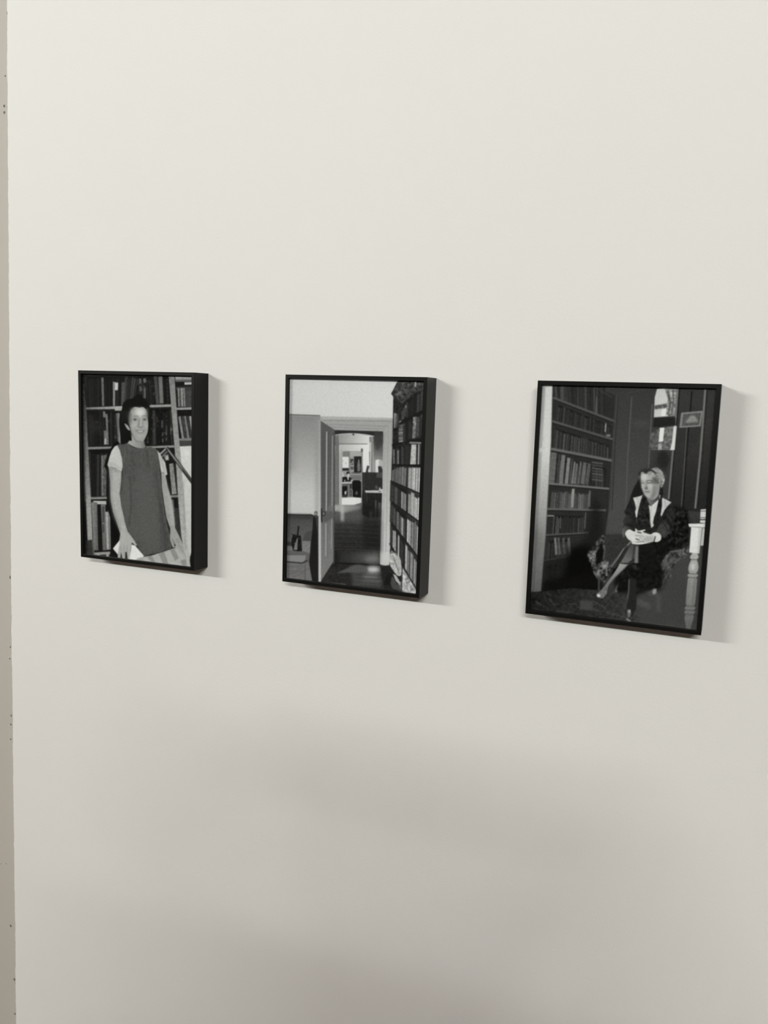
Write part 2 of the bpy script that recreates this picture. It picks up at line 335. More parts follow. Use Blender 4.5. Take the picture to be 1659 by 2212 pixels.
# ---- second print: open doors, corridor, armchair and bookcase
def draw_doorway():
    c = Canvas(606, 812, 932, 1296, 60, 5)
    V = (580, 790, 3.95)
    c.view(*V)
    c.poly([(100, 90), (1400, 90), (1400, 470), (100, 470)], 200, grad=(200, 300, 196, 1060, 200, 204))
    c.poly([(100, 414), (180, 414), (438, 424), (455, 470), (440, 1280), (100, 1270)], 170, grad=(300, 440, 132, 300, 1100, 190))
    c.poly([(170, 440), (230, 440), (230, 900), (165, 900)], 138, a=.5, blur=25)
    c.poly([(395, 440), (440, 450), (430, 1270), (400, 1270)], 142, a=.6, blur=14)
    c.line([(150, 416), (438, 426)], 9, 98); c.line([(150, 424), (438, 436)], 6, 150)
    # door casing
    c.poly([(436, 426), (470, 440), (1066, 452), (1060, 700), (1042, 1690), (985, 1706), (948, 1690), (978, 560), (560, 548), (445, 470)], 156, tex=2)
    c.poly([(440, 430), (1062, 446), (1062, 462), (470, 456)], 168)
    c.line([(470, 466), (1060, 474)], 5, 128); c.line([(500, 500), (1024, 518)], 5, 132); c.line([(530, 525), (1000, 540)], 4, 130)
    c.poly([(978, 560), (1020, 520), (1062, 470), (1044, 1690), (985, 1706), (948, 1690)], 178, tex=2, grad=(1000, 600, 160, 1000, 1500, 192))
    c.line([(1022, 520), (1000, 1690)], 5, 142, a=.8); c.line([(995, 550), (975, 1690)], 4, 150, a=.7); c.line([(1058, 480), (1038, 1680)], 7, 140, a=.7)
    c.poly([(950, 1590), (1036, 1590), (1030, 1700), (985, 1708), (948, 1692)], 196)
    # inside of the opening
    c.poly([(560, 548), (978, 560), (948, 1690), (550, 1690)], 110)
    c.view(710, 920, 11.06)
    c.poly([(120, 100), (1300, 135), (1300, 300), (120, 300)], 46)
    c.poly([(1070, 230), (1300, 250), (1290, 1120), (1060, 1110)], 100, grad=(1230, 350, 62, 1090, 900, 150))
    c.poly([(1080, 150), (1300, 160), (1290, 420), (1150, 600), (1080, 300)], 62, a=.8, blur=20)
    c.poly([(232, 205), (450, 184), (640, 184), (1060, 245), (1000, 620), (235, 620)], 172, grad=(300, 300, 150, 900, 380, 205))
    c.poly([(120, 215), (240, 205), (250, 1910), (120, 1910)], 112, tex=3); c.line([(150, 480), (130, 1200), (112, 2030)], 18, 178); c.line([(232, 240), (240, 1900)], 8, 88, a=.7)
    c.line([(95, 230), (85, 1500), (70, 1920)], 22, 150)
    c.line([(130, 222), (300, 195), (500, 182), (700, 188), (900, 210), (1080, 248)], 16, 196)
    c.rect(568, 188, 612, 220, 50)
    c.poly([(250, 448), (960, 440), (980, 1110), (820, 1110), (790, 600), (330, 600), (320, 1900), (250, 1900)], 190, grad=(260, 900, 166, 950, 700, 214))
    c.line([(240, 428), (920, 432)], 14, 86)
    c.line([(262, 470), (270, 1890)], 9, 190); c.line([(300, 560), (300, 1890)], 18, 142, a=.6, blur=4)
    c.rect(335, 605, 795, 1720, 148, tex=2); c.rect(340, 605, 508, 745, 122); c.rect(508, 618, 790, 735, 162)
    c.rect(328, 738, 480, 1004, 210); c.ell(345, 835, 12, 8, 130); c.ell(412, 892, 10, 14, 140)
    c.rect(326, 1008, 480, 1070, 44); c.rect(480, 745, 510, 1120, 118)
    c.rect(606, 726, 786, 1112, 34, tex=6)
    c.poly([(716, 800), (745, 860), (760, 1040), (700, 1100), (680, 1000), (690, 880)], 104, sm=True, tex=10); c.ell(716, 830, 16, 26, 120, blur=3)
    c.rect(518, 792, 592, 886, 58); c.ell(566, 856, 14, 20, 190, blur=3); c.rect(528, 906, 590, 930, 66); c.rect(522, 976, 592, 1040, 66); c.ell(560, 1000, 18, 10, 140, blur=3)
    c.poly([(560, 1110), (790, 1110), (790, 1140), (500, 1140)], 96, tex=18, texs=5)
    c.poly([(490, 1140), (795, 1150), (795, 1172), (500, 1168)], 150); c.poly([(500, 1168), (795, 1172), (795, 1300), (555, 1285)], 118); c.line([(540, 1245), (795, 1255)], 10, 88)
    c.poly([(560, 1340), (600, 1296), (730, 1300), (778, 1340), (776, 1715), (560, 1705)], 26)
    c.ell(665, 1605, 30, 42, 86, blur=3); c.rect(655, 1555, 676, 1590, 80)
    c.poly([(318, 1090), (340, 1110), (380, 1220), (330, 1230)], 184)
    c.poly([(328, 1222), (400, 1216), (440, 1230), (500, 1220), (556, 1260), (540, 1300), (520, 1345), (328, 1345)], 28)
    c.ell(462, 1130, 40, 42, 36, blur=3); c.ell(470, 1180, 27, 46, 192, blur=3); c.poly([(448, 1215), (482, 1215), (478, 1290), (450, 1290)], 206)
    c.line([(385, 1290), (378, 1350)], 20, 190); c.line([(538, 1290), (540, 1390)], 22, 186); c.rect(400, 1322, 520, 1346, 112, tex=14)
    c.rect(312, 1346, 530, 1376, 200)
    c.rect(320, 1380, 556, 1690, 62); c.rect(322, 1384, 440, 1440, 96); c.rect(322, 1440, 440, 1660, 26); c.rect(320, 1660, 440, 1710, 66)
    c.poly([(455, 1400), (500, 1395), (490, 1520), (500, 1740), (460, 1740)], 124)
    c.poly([(500, 1400), (550, 1400), (545, 1480), (510, 1500)], 58)
    c.ell(400, 1600, 22, 44, 196, blur=3); c.line([(425, 1545), (412, 1600)], 10, 190); c.rect(385, 1640, 425, 1700, 56)
    c.line([(500, 1520), (550, 1506), (566, 1540), (566, 1700)], 10, 184); c.line([(518, 1530), (516, 1700)], 8, 160); c.line([(510, 1600), (562, 1600)], 6, 130)
    c.line([(530, 1540), (530, 1700)], 12, 60)
    c.rect(768, 542, 822, 625, 96); c.line([(800, 620), (795, 1800)], 22, 112); c.line([(786, 640), (782, 1800)], 6, 176)
    c.poly([(820, 470), (960, 460), (975, 1110), (815, 1110)], 214)
    c.poly([(980, 255), (1066, 260), (1080, 1110), (985, 1110)], 158); c.line([(990, 270), (990, 380)], 18, 60, blur=4); c.line([(1038, 265), (1028, 1100)], 16, 88, blur=2); c.line([(1008, 400), (1000, 1100)], 14, 205)
    c.poly([(1118, 820), (1200, 795), (1195, 1115), (1120, 1115)], 208); c.poly([(1200, 800), (1290, 830), (1285, 960), (1200, 950)], 172); c.poly([(1180, 965), (1250, 970), (1290, 1050), (1285, 1120), (1190, 1115)], 52)
    c.poly([(920, 946), (972, 960), (940, 1080), (955, 1115), (885, 1115), (890, 1075)], 58)
    c.poly([(805, 1108), (1285, 1112), (1285, 1540), (850, 1545), (805, 1480)], 48, tex=3)
    c.rect(1140, 1115, 1285, 1240, 74, blur=4); c.rect(835, 1112, 850, 1480, 66); c.poly([(1115, 1400), (1190, 1480), (1180, 1510), (1115, 1505)], 84)
    c.poly([(845, 1545), (1200, 1538), (1210, 1470), (1232, 1470), (1238, 1510), (1285, 1508), (1280, 1598), (880, 1590)], 192, tex=3); c.ell(1225, 1566, 36, 9, 70)
    c.poly([(810, 1490), (870, 1560), (880, 1600), (1275, 1610), (1250, 2360), (1100, 2360), (1000, 2250), (860, 2290), (800, 2200), (795, 1700)], 38, tex=3)
    c.line([(835, 1500), (860, 1700)], 10, 84, a=.7); c.line([(905, 1600), (915, 1800)], 16, 74, a=.8)
    c.poly([(1112, 1760), (1140, 1780), (1140, 2060), (1108, 2060)], 82); c.poly([(1180, 1830), (1255, 1830), (1250, 2230), (1180, 2200)], 72); c.line([(880, 2020), (920, 2020)], 14, 64)
    c.line([(795, 1700), (805, 1850), (800, 1950)], 14, 92, a=.7, blur=3)
    c.poly([(308, 1716), (450, 1712), (600, 1702), (775, 1722), (780, 1838), (700, 1858), (600, 1892), (306, 1892)], 214)
    c.poly([(600, 1892), (780, 1838), (790, 1960), (600, 1950)], 100, blur=6)
    # corridor floor
    c.view(*V)
    c.poly([(550, 1200), (795, 1200), (800, 1270), (860, 1300), (960, 1290), (950, 1700), (545, 1700)], 56, grad=(700, 1270, 92, 700, 1500, 46), tex=5, texs=5)
    c.poly([(556, 1188), (790, 1192), (790, 1225), (640, 1260), (556, 1240)], 150, grad=(560, 1200, 168, 790, 1210, 118), blur=6)
    c.poly([(640, 1255), (800, 1222), (800, 1350), (640, 1330)], 82, a=.8, blur=12)
    c.poly([(612, 1195), (642, 1195), (645, 1330), (614, 1330)], 178, a=.75, blur=8); c.poly([(560, 1240), (612, 1240), (612, 1330), (560, 1330)], 84, a=.7, blur=8)
    c.poly([(560, 1330), (960, 1330), (955, 1600), (550, 1600)], 42, a=.5, blur=20)
    c.poly([(862, 1240), (885, 1240), (884, 1318), (864, 1318)], 104, a=.7, blur=3); c.poly([(906, 1235), (920, 1235), (918, 1310), (906, 1310)], 92, a=.7, blur=3)
    c.poly([(795, 1180), (960, 1230), (955, 1590), (820, 1560), (800, 1400)], 30, a=.65, blur=16)
    for y, a_ in ((1345, .5), (1385, .5), (1420, .7), (1455, .5), (1500, .6), (1540, .6), (1565, .5)):
        c.line([(560, y), (800, y+6), (950, y+14)], 5, 74, a=a_*.8, blur=3)
        c.line([(560, y+10), (800, y+16), (950, y+24)], 4, 28, a=a_, blur=2)
    c.poly([(552, 1600), (948, 1585), (948, 1690), (552, 1680)], 60, a=.8, blur=22, grad=(600, 1650, 44, 930, 1660, 108))
    c.ell(880, 1650, 60, 26, 124, a=.7, blur=18)
    c.poly([(548, 1685), (960, 1700), (1045, 1712), (1300, 2000), (380, 1900)], 42, tex=4, texs=5)
    c.line([(556, 1682), (950, 1700)], 9, 20)
    c.poly([(555, 1560), (600, 1600), (598, 1720), (552, 1720)], 34, a=.8, blur=10)
    c.poly([(700, 1712), (960, 1712), (970, 1900), (720, 1890)], 84, a=.75, blur=18)
    c.ell(892, 1738, 58, 26, 212, a=.95, blur=18); c.ell(870, 1800, 70, 20, 128, a=.7, blur=14); c.ell(880, 1840, 90, 18, 92, a=.8, blur=10)
    c.poly([(578, 1770), (735, 1698), (780, 1696), (838, 1712), (852, 1758), (740, 1764), (640, 1768)], 90, a=.85, blur=5)  # triangular reflection in the glass, painted in as a grey floor patch
    for y in (1782, 1812, 1848, 1880):
        c.line([(740, y), (965, y+12)], 4, 40, a=.7, blur=2)
    c.poly([(955, 1712), (1035, 1715), (1060, 1780), (1080, 1860), (1130, 1920), (990, 1900), (965, 1800)], 40, blur=4)
    c.poly([(1010, 1770), (1060, 1775), (1055, 1880), (985, 1870)], 30, blur=4); c.poly([(1050, 1800), (1085, 1810), (1130, 1870), (1145, 1925), (1060, 1905), (1040, 1860)], 80, a=.9, blur=3)
    c.line([(540, 1856), (660, 1868)], 5, 120)
    # the open door leaf
    c.poly([(552, 545), (568, 548), (562, 1690), (550, 1690)], 70)
    c.poly([(443, 468), (562, 545), (552, 1672), (445, 1842)], 98, tex=2, grad=(500, 700, 88, 500, 1700, 122))
    c.poly([(446, 640), (488, 640), (488, 1255), (446, 1230)], 82, a=.7, blur=6); c.poly([(506, 560), (540, 585), (538, 1190), (504, 1200)], 88, a=.5, blur=5)
    c.poly([(446, 1240), (552, 1240), (550, 1310), (446, 1345)], 84, a=.7, blur=6)
    c.poly([(544, 600), (552, 600), (550, 1240), (536, 1240)], 122, a=.6, blur=3)
    c.line([(497, 568), (493, 1232)], 12, 158); c.line([(545, 600), (541, 1195)], 7, 152); c.line([(490, 1350), (490, 1622)], 11, 158); c.line([(539, 1308), (536, 1560)], 8, 146)
    c.line([(508, 575), (504, 1232)], 5, 66, a=.7); c.line([(500, 1360), (500, 1620)], 5, 84, a=.6)
    c.poly([(426, 464), (445, 466), (448, 1842), (427, 1846)], 178, tex=2, grad=(435, 500, 150, 435, 1300, 186))
    c.line([(452, 1222), (453, 1332)], 9, 24); c.ell(470, 1262, 16, 22, 48, blur=2); c.ell(469, 1262, 8, 12, 138, blur=3)
    c.ell(404, 1261, 13, 19, 52, blur=2); c.ell(403, 1262, 6, 9, 212, blur=2)
    # armchair
    c.view(610, 1100, 13.0)
    c.poly([(100, 130), (420, 145), (800, 145), (890, 170), (940, 260), (985, 700), (1000, 1300), (1005, 2060), (90, 1990)], 80, grad=(300, 300, 74, 500, 900, 94), tex=2)
    c.poly([(100, 130), (820, 148), (860, 200), (840, 300), (140, 250)], 56, a=.7, blur=30)
    c.line([(110, 140), (420, 155), (800, 158), (890, 190), (930, 300)], 26, 36, blur=6)
    c.poly([(860, 210), (935, 260), (985, 640), (1000, 1300), (1005, 2060), (825, 2020), (800, 1850), (750, 1500), (775, 1250), (800, 900), (850, 500)], 32, sm=False, blur=5)
    c.poly([(620, 700), (700, 625), (820, 610), (800, 780), (780, 900), (570, 900)], 74, blur=10)
    c.poly([(556, 900), (790, 895), (770, 1240), (560, 1170)], 128, blur=8)
    for p in ([(570, 960), (780, 915)], [(570, 1040), (770, 960)], [(590, 1120), (700, 1020)], [(680, 1180), (760, 1080)]):
        c.line(p, 14, 84, a=.7, blur=5)
    c.poly([(120, 900), (300, 930), (300, 1030), (120, 1030)], 60, blur=8); c.poly([(120, 1020), (280, 1050), (280, 1160), (120, 1160)], 118, blur=8)
    c.poly([(120, 1165), (560, 1170), (760, 1240), (740, 1400), (630, 1470), (540, 1520), (120, 1480)], 96, blur=5)
    c.poly([(110, 1290), (660, 1285), (640, 1440), (560, 1505), (110, 1470)], 132, blur=10)
    c.line([(130, 1268), (660, 1275)], 12, 74, a=.7, blur=5)
    c.poly([(90, 1490), (540, 1530), (740, 1480), (770, 1650), (830, 1960), (820, 2020), (90, 1950)], 112, tex=2)
    c.line([(110, 1476), (420, 1500), (560, 1512), (690, 1440)], 30, 44, blur=6)
    for p in ([(130, 1610), (420, 1610), (560, 1590)], [(130, 1730), (500, 1750), (700, 1700), (800, 1630)], [(400, 1700), (620, 1620)], [(160, 1830), (400, 1770)], [(280, 1900), (440, 1850), (620, 1760)]):
        c.line(p, 14, 78, a=.75, blur=5)
    c.line([(640, 1520), (636, 2010)], 18, 70, a=.8, blur=5)
    c.line([(455, 490), (425, 760)], 40, 26); c.line([(240, 700), (400, 740)], 14, 40)
    c.poly([(300, 700), (380, 720), (430, 740), (520, 740), (530, 860), (550, 1180), (420, 1180), (300, 1160), (260, 1000), (255, 860), (280, 780)], 27, tex=5, blur=3)
    c.poly([(435, 780), (425, 1100), (400, 1155), (318, 1140), (350, 980), (400, 850)], 116, blur=4, tex=10); c.ell(345, 950, 10, 16, 110, blur=3); c.ell(480, 810, 8, 14, 90, blur=3)
    # bookcase
    c.view(830, 820, 9.22)
    c.poly([(270, 20), (840, 20), (840, 2400), (120, 2400), (160, 1400), (180, 340), (135, 280), (180, 200)], 40, tex=5, texs=6)
    c.poly([(280, 40), (820, 40), (800, 200), (600, 260), (350, 480), (200, 330), (150, 280)], 66, tex=12, texs=5, blur=6)
    c.poly([(210, 300), (330, 220), (350, 290), (230, 320)], 104, blur=6)
    c.poly([(140, 275), (185, 205), (230, 240), (190, 330)], 48)
    c.poly([(604, 40), (640, 40), (632, 150), (600, 140)], 158); c.poly([(680, 60), (720, 60), (720, 110), (680, 110)], 112, blur=6)
    for a, b, y0, y1, g in ((195, 225, 670, 970, 150), (228, 255, 680, 960, 112), (258, 290, 700, 940, 66)):
        c.poly([(a, y0), (b, y0-10), (b-10, y1-10), (a, y1)], g, tex=8)
    c.poly([(340, 640), (430, 520), (440, 560), (420, 740), (340, 830)], 66, tex=6); c.poly([(415, 510), (445, 510), (440, 565), (412, 560)], 122); c.ell(322, 845, 24, 26, 128, blur=3)
    c.books((440, 460), (800, 190), (780, 600), (440, 760), 8, 40, 88, gap=32, vary=.1)
    c.poly([(440, 770), (790, 590), (800, 700), (440, 830), (300, 890), (290, 870)], 30)
    c.poly([(170, 985), (290, 990), (285, 1020), (170, 1015)], 28)
    c.poly([(300, 900), (420, 890), (350, 950), (310, 930)], 92); 
    for i, y in enumerate(range(950, 1260, 34)):
        c.poly([(285+4*(i % 3), y), (372-3*(i % 2), y-8), (372, y+18), (285, y+24)], 96+(i*37) % 60, tex=8)
        c.poly([(372, y-8), (420, y-16), (420, y+6), (372, y+14)], 62)
    c.books((430, 830), (560, 800), (550, 1170), (425, 1200), 4, 38, 60, gap=30)
    c.poly([(575, 745), (640, 735), (620, 1160), (555, 1175)], 118, tex=20, texs=6); c.poly([(640, 740), (700, 745), (690, 1120), (630, 1150)], 74, tex=5); c.poly([(705, 720), (770, 680), (765, 1100), (700, 1120)], 52)
    c.poly([(750, 690), (770, 690), (766, 790), (748, 790)], 92)
    c.poly([(150, 1290), (420, 1230), (800, 1140), (800, 1230), (420, 1250), (160, 1340)], 30)
    c.books((165, 1360), (410, 1320), (410, 1690), (155, 1690), 7, 34, 60, gap=28)
    c.rect(176, 1385, 210, 1680, 112, tex=8); c.rect(260, 1405, 290, 1680, 122, tex=8); c.rect(340, 1320, 366, 1685, 66)
    c.books((425, 1270), (530, 1270), (520, 1690), (415, 1690), 4, 44, 66, gap=30)
    c.poly([(505, 1238), (745, 1245), (745, 1278), (500, 1275)], 132, tex=5)
    c.poly([(540, 1292), (640, 1296), (630, 1690), (515, 1690)], 176, tex=14, texs=5); c.poly([(640, 1296), (670, 1296), (660, 1690), (632, 1690)], 40); c.poly([(676, 1286), (702, 1286), (690, 1690), (666, 1690)], 172); c.poly([(704, 1286), (750, 1286), (745, 1690), (692, 1690)], 60)
    c.poly([(150, 1690), (780, 1690), (780, 1735), (150, 1725)], 30)
    c.books((160, 1790), (260, 1740), (240, 2060), (150, 2030), 3, 96, 140, gap=50, vary=.15); c.books((250, 1740), (460, 1730), (440, 2150), (240, 2070), 5, 108, 150, gap=56, vary=.1)
    c.poly([(455, 1740), (485, 1745), (470, 2170), (445, 2150)], 50)
    c.books((485, 1745), (745, 1750), (730, 2260), (470, 2170), 6, 150, 205, gap=100, vary=.06, power=.7)
    c.view(*V)
    # slanting lower rows
    sh = [((1046, 985), (1310, 1100)), ((1046, 1160), (1300, 1342)), ((1040, 1328), (1285, 1645)), ((1036, 1520), (1275, 1930)), ((1034, 1700), (1240, 2100))]
    def on(l, x):
        (x0, y0), (x1, y1) = l
        return y0+(y1-y0)*(x-x0)/(x1-x0)
    for i in range(4):
        a, b = sh[i], sh[i+1]
        xd = (1190, 1180, 1165, 1148)[i]
        c.poly([(1040, on(a, 1040)), (xd, on(a, xd)), (xd, on(b, xd)), (1035, on(b, 1035))], 40)
        c.poly([(xd, on(a, xd)), (1320, on(a, 1320)), (1320, on(b, 1320)), (xd, on(b, xd))], 70)
        lo, hi = ((46, 120), (70, 130), (56, 150), (110, 180))[i]
        c.books((1046, on(a, 1046)+18), (xd-12, on(a, xd)+18), (xd-14, on(b, xd)), (1042, on(b, 1042)), 8, lo, hi, gap=34, vary=.2, bright=.25)
        c.books((xd+4, on(a, xd)+14), (1310, on(a, 1310)+20), (1300, on(b, 1300)), (xd, on(b, xd)), 7, 112, 206, gap=52, vary=.16, power=.8)
        c.line([(xd, on(a, xd)), (xd-6, on(b, xd))], 10, 46)
    for l in sh[:4]: c.line([l[0], l[1]], 13, 34)
    c.poly([(1036, 1560), (1130, 1690), (1140, 1830), (1100, 1870), (1030, 1740)], 40)
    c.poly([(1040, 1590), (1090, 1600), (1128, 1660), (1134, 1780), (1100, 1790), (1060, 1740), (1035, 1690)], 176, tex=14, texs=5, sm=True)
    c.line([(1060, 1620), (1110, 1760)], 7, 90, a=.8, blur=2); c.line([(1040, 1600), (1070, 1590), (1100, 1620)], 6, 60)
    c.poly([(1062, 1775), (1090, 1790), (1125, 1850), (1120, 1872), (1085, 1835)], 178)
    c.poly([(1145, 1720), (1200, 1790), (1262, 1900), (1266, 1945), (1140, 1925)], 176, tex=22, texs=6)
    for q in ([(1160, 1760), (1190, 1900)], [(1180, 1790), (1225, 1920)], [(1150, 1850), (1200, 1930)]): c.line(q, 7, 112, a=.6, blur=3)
    c.poly([(1040, 1000), (1052, 1000), (1046, 1560), (1036, 1540)], 56)
    c.line([(1140, 1720), (1136, 1925)], 8, 60); c.line([(1145, 1715), (1268, 1915)], 12, 52)
    return c.done(2.0)

# ---- third print: a seated woman in a panelled corner
def draw_woman_seated():
    c = Canvas(1128, 820, 1562, 1380, 56, 9)
    V = (1110, 800, 3.253)
    c.view(*V)
    c.rect(50, 60, 1500, 1950, 56, tex=1.5, texs=10)
    c.poly([(720, 100), (990, 110), (940, 900), (780, 1160), (600, 1160), (640, 900)], 68, blur=20, grad=(800, 200, 58, 780, 900, 74))
    c.poly([(1150, 100), (1480, 100), (1400, 1000), (1080, 980)], 52, grad=(1200, 200, 56, 1250, 900, 40))
    # bookcase interior
    c.poly([(272, 100), (560, 120), (728, 180), (700, 500), (680, 900), (640, 1160), (430, 1500), (190, 1560)], 44)
    bd = [((282, 195), (712, 360)), ((270, 358), (698, 486)), ((262, 552), (686, 634)), ((246, 796), (664, 832)), ((234, 974), (640, 984)), ((224, 1158), (520, 1142)), ((212, 1338), (400, 1306)), ((200, 1520), (330, 1480))]
    def yb(l, x):
        (x0, y0), (x1, y1) = l
        return y0+(y1-y0)*(x-x0)/(x1-x0)
    c.books((285, 100), (640, 100), (640, yb(bd[0], 640)-4), (290, yb(bd[0], 290)-4), 22, 44, 70, gap=36, vary=.05)
    c.rect(330, 110, 352, 208, 84, a=.7); c.line([(582, 190), (578, 300)], 7, 96)
    top = (46, 50, 44, 66, 44, 40, 38); hi = (66, 84, 78, 118, 84, 74, 66)
    for i in range(7):
        a, b = bd[i], bd[i+1]
        xr = min(a[1][0], b[1][0])-8; xl = a[0][0]+6
        if i == 3: xr = 540
        h = (yb(b, 400)-yb(a, 400))
        c.books((xl+16, yb(a, xl)+h*.26), (xr-10, yb(a, xr)+h*.26), (xr-14, yb(b, xr)-3), (xl+4, yb(b, xl)-3), (26, 24, 22, 22, 22, 16, 9)[i], top[i], hi[i], gap=top[i]-16, vary=.15, power=1.3)
    # brighter spines in the middle rows
    for x0, x1, yt, g in ((248, 290, 575, 96), (300, 318, 590, 62), (322, 350, 592, 112), (362, 386, 612, 124), (392, 404, 620, 78), (408, 422, 640, 118), (424, 440, 650, 104), (450, 466, 640, 92), (474, 500, 645, 98), (506, 530, 652, 84)):
        c.poly([(x0+14, yt), (x1+12, yt+5), (x1-6, 800), (x0-6, 796)], g, tex=5)
    for k in range(7):
        c.poly([(548, 640+k*20), (625, 650+k*20), (625, 662+k*20), (548, 652+k*20)], 82-(k % 2)*14)
    c.poly([(408, 832), (428, 832), (418, 964), (404, 964)], 142); c.poly([(528, 845), (540, 845), (536, 960), (524, 960)], 104)
    c.poly([(236, 1016), (282, 1018), (280, 1028), (234, 1026)], 132); c.line([(330, 1030), (326, 1110)], 5, 104); c.line([(505, 1000), (498, 1110)], 7, 96)
    for x0, g in ((282, 112), (306, 84), (340, 76), (376, 92)):
        c.poly([(x0, 1176), (x0+16, 1176), (x0+26, 1290), (x0+8, 1300)], g, tex=6)
    for i, (l, wd, g) in enumerate(zip(bd[:7], (17, 17, 19, 15, 15, 12, 10), (82, 82, 102, 110, 98, 82, 66))):
        c.line([l[0], l[1]], wd, g, blur=2); c.line([(l[0][0], l[0][1]+wd*.7), (l[1][0], l[1][1]+wd*.7)], 6, 26, a=.8)
    c.line([(646, 375), (642, 430)], 8, 152); c.ell(655, 452, 26, 14, 52); c.ell(664, 458, 18, 9, 110, blur=2)
    # black lower part
    c.poly([(560, 880), (610, 960), (630, 1160), (520, 1300), (640, 1560), (200, 1570), (210, 1350), (400, 1300), (520, 1140), (540, 1000)], 26, a=.75, blur=22)
    c.poly([(400, 1240), (560, 1240), (620, 1560), (330, 1560)], 10, blur=25); c.poly([(210, 1480), (600, 1400), (600, 1640), (190, 1580)], 17, blur=16)
    c.line([(722, 180), (700, 500), (672, 980)], 16, 68, a=.8, blur=2); c.line([(735, 180), (712, 500), (690, 980)], 6, 46)
    # left jamb
    c.poly([(203, 100), (273, 106), (262, 500), (244, 800), (224, 1150), (187, 1566), (60, 1540), (150, 900)], 180, grad=(200, 600, 198, 170, 1560, 92), tex=2, texs=6)
    c.poly([(190, 90), (214, 90), (185, 500), (160, 900), (140, 1540), (60, 1540), (100, 900)], 112, a=.6, blur=12)
    c.poly([(130, 1080), (210, 1140), (190, 1330), (110, 1300)], 100, a=.5, blur=25); c.poly([(190, 540), (200, 560), (186, 582), (180, 560)], 222, blur=3)
    c.line([(272, 110), (262, 500), (244, 800), (224, 1150), (188, 1560)], 6, 92, a=.7)
    # panelling
    for p, wd, g in (([(828, 190), (800, 620), (782, 1080)], 8, 86), ([(972, 240), (945, 700)], 8, 92), ([(1152, 130), (1118, 560), (1088, 900)], 12, 112), ([(1345, 136), (1310, 600), (1275, 965)], 14, 114), ([(1216, 400), (1196, 700), (1176, 975)], 7, 84)):
        c.line(p, wd, g, blur=1)
    c.line([(1228, 400), (1206, 700), (1190, 970)], 9, 22); c.line([(1250, 150), (1240, 290)], 8, 24); c.line([(1165, 130), (1130, 560), (1102, 900)], 7, 30); c.line([(1360, 136), (1325, 600), (1292, 965)], 6, 34)
    c.line([(590, 130), (690, 190)], 6, 80, a=.6, blur=2); c.line([(800, 160), (990, 118)], 6, 72, a=.6, blur=3)
    # windows
    c.poly([(1006, 130), (1050, 124), (1146, 130), (1130, 320), (984, 330), (990, 190)], 192, blur=1)
    c.poly([(1060, 128), (1146, 132), (1130, 320), (1070, 322), (1082, 200)], 132, tex=22, texs=5)
    c.poly([(988, 248), (1075, 232), (1078, 262), (990, 275)], 82, tex=12, blur=3); c.poly([(1040, 275), (1070, 270), (1066, 320), (1036, 322)], 214)
    c.line([(1082, 150), (1098, 220), (1088, 300)], 8, 66, blur=2); c.line([(1118, 140), (1122, 220), (1108, 310)], 7, 84, blur=2); c.line([(1100, 140), (1110, 190)], 6, 186, blur=2)
    c.poly([(965, 440), (1030, 402), (1146, 390), (1130, 562), (950, 560)], 92, tex=12, texs=7)
    c.poly([(1058, 405), (1120, 398), (1108, 558), (1042, 560)], 104, tex=14, texs=6)
    c.poly([(1026, 404), (1058, 402), (1048, 500), (1018, 502)], 222); c.poly([(1016, 510), (1044, 505), (1040, 560), (1012, 560)], 150, tex=16)
    c.poly([(1122, 394), (1145, 390), (1130, 560), (1098, 560), (1112, 500)], 206); c.line([(1000, 510), (1100, 512)], 5, 66, a=.7, blur=2)
    c.poly([(985, 335), (1135, 330), (1135, 385), (980, 400)], 36)
    c.poly([(1176, 298), (1328, 284), (1312, 394), (1162, 404)], 128, blur=1); c.poly([(1190, 308), (1316, 298), (1302, 384), (1180, 392)], 84, tex=6)
    c.poly([(1215, 350), (1240, 318), (1270, 318), (1295, 350), (1290, 365), (1205, 370)], 132, blur=5, tex=8)
    c.ell(890, 375, 60, 28, 72, a=.6, blur=12)
    c.ell(1050, 630, 44, 66, 36, a=.85, blur=12)
    # floor
    c.poly([(110, 1560), (420, 1530), (760, 1560), (960, 1580), (1290, 1560), (1300, 1880), (90, 1720)], 46, tex=5, texs=7, grad=(200, 1600, 34, 1100, 1750, 68))
    c.poly([(860, 1350), (1230, 1280), (1340, 1250), (1320, 1860), (880, 1820)], 66, blur=20)  # pale glass haze painted into the tones at lower right
    for p in ([(150, 1620), (190, 1650)], [(250, 1610), (290, 1650)], [(560, 1620), (620, 1660)], [(620, 1650), (645, 1680)], [(640, 1700), (700, 1715)], [(700, 1715), (790, 1735)], [(520, 1660), (590, 1690)], [(300, 1690), (420, 1700)], [(380, 1640), (440, 1645)]):
        c.line(p, 5, 92, a=.7, blur=2)
    c.poly([(464, 1616), (556, 1618), (556, 1690), (462, 1680)], 70, blur=6)
    c.poly([(868, 1600), (960, 1640), (958, 1680), (870, 1650)], 84, blur=8, a=.7); c.poly([(1000, 1570), (1030, 1570), (1030, 1700), (1002, 1700)], 84, a=.6, blur=8)
    c.poly([(960, 1550), (995, 1530), (1005, 1560), (980, 1580)], 142, blur=4)
    # armchair
    c.view(1250, 1130, 6.636)
    c.poly([(900, 200), (1200, 150), (1350, -250), (1500, -230), (1600, 0), (1570, 340), (1330, 400), (1180, 570), (1230, 700), (1180, 960), (1000, 960), (830, 1040), (560, 1000), (430, 640), (800, 300)], 21, tex=5, texs=8, blur=26)
    c.poly([(1150, -220), (1420, -220), (1560, -180), (1560, 330), (1300, 350), (1200, 100)], 26, tex=14, texs=8, blur=14)
    c.poly([(380, 170), (640, 150), (760, 260), (600, 480), (430, 560), (400, 520), (350, 330)], 52, tex=3)
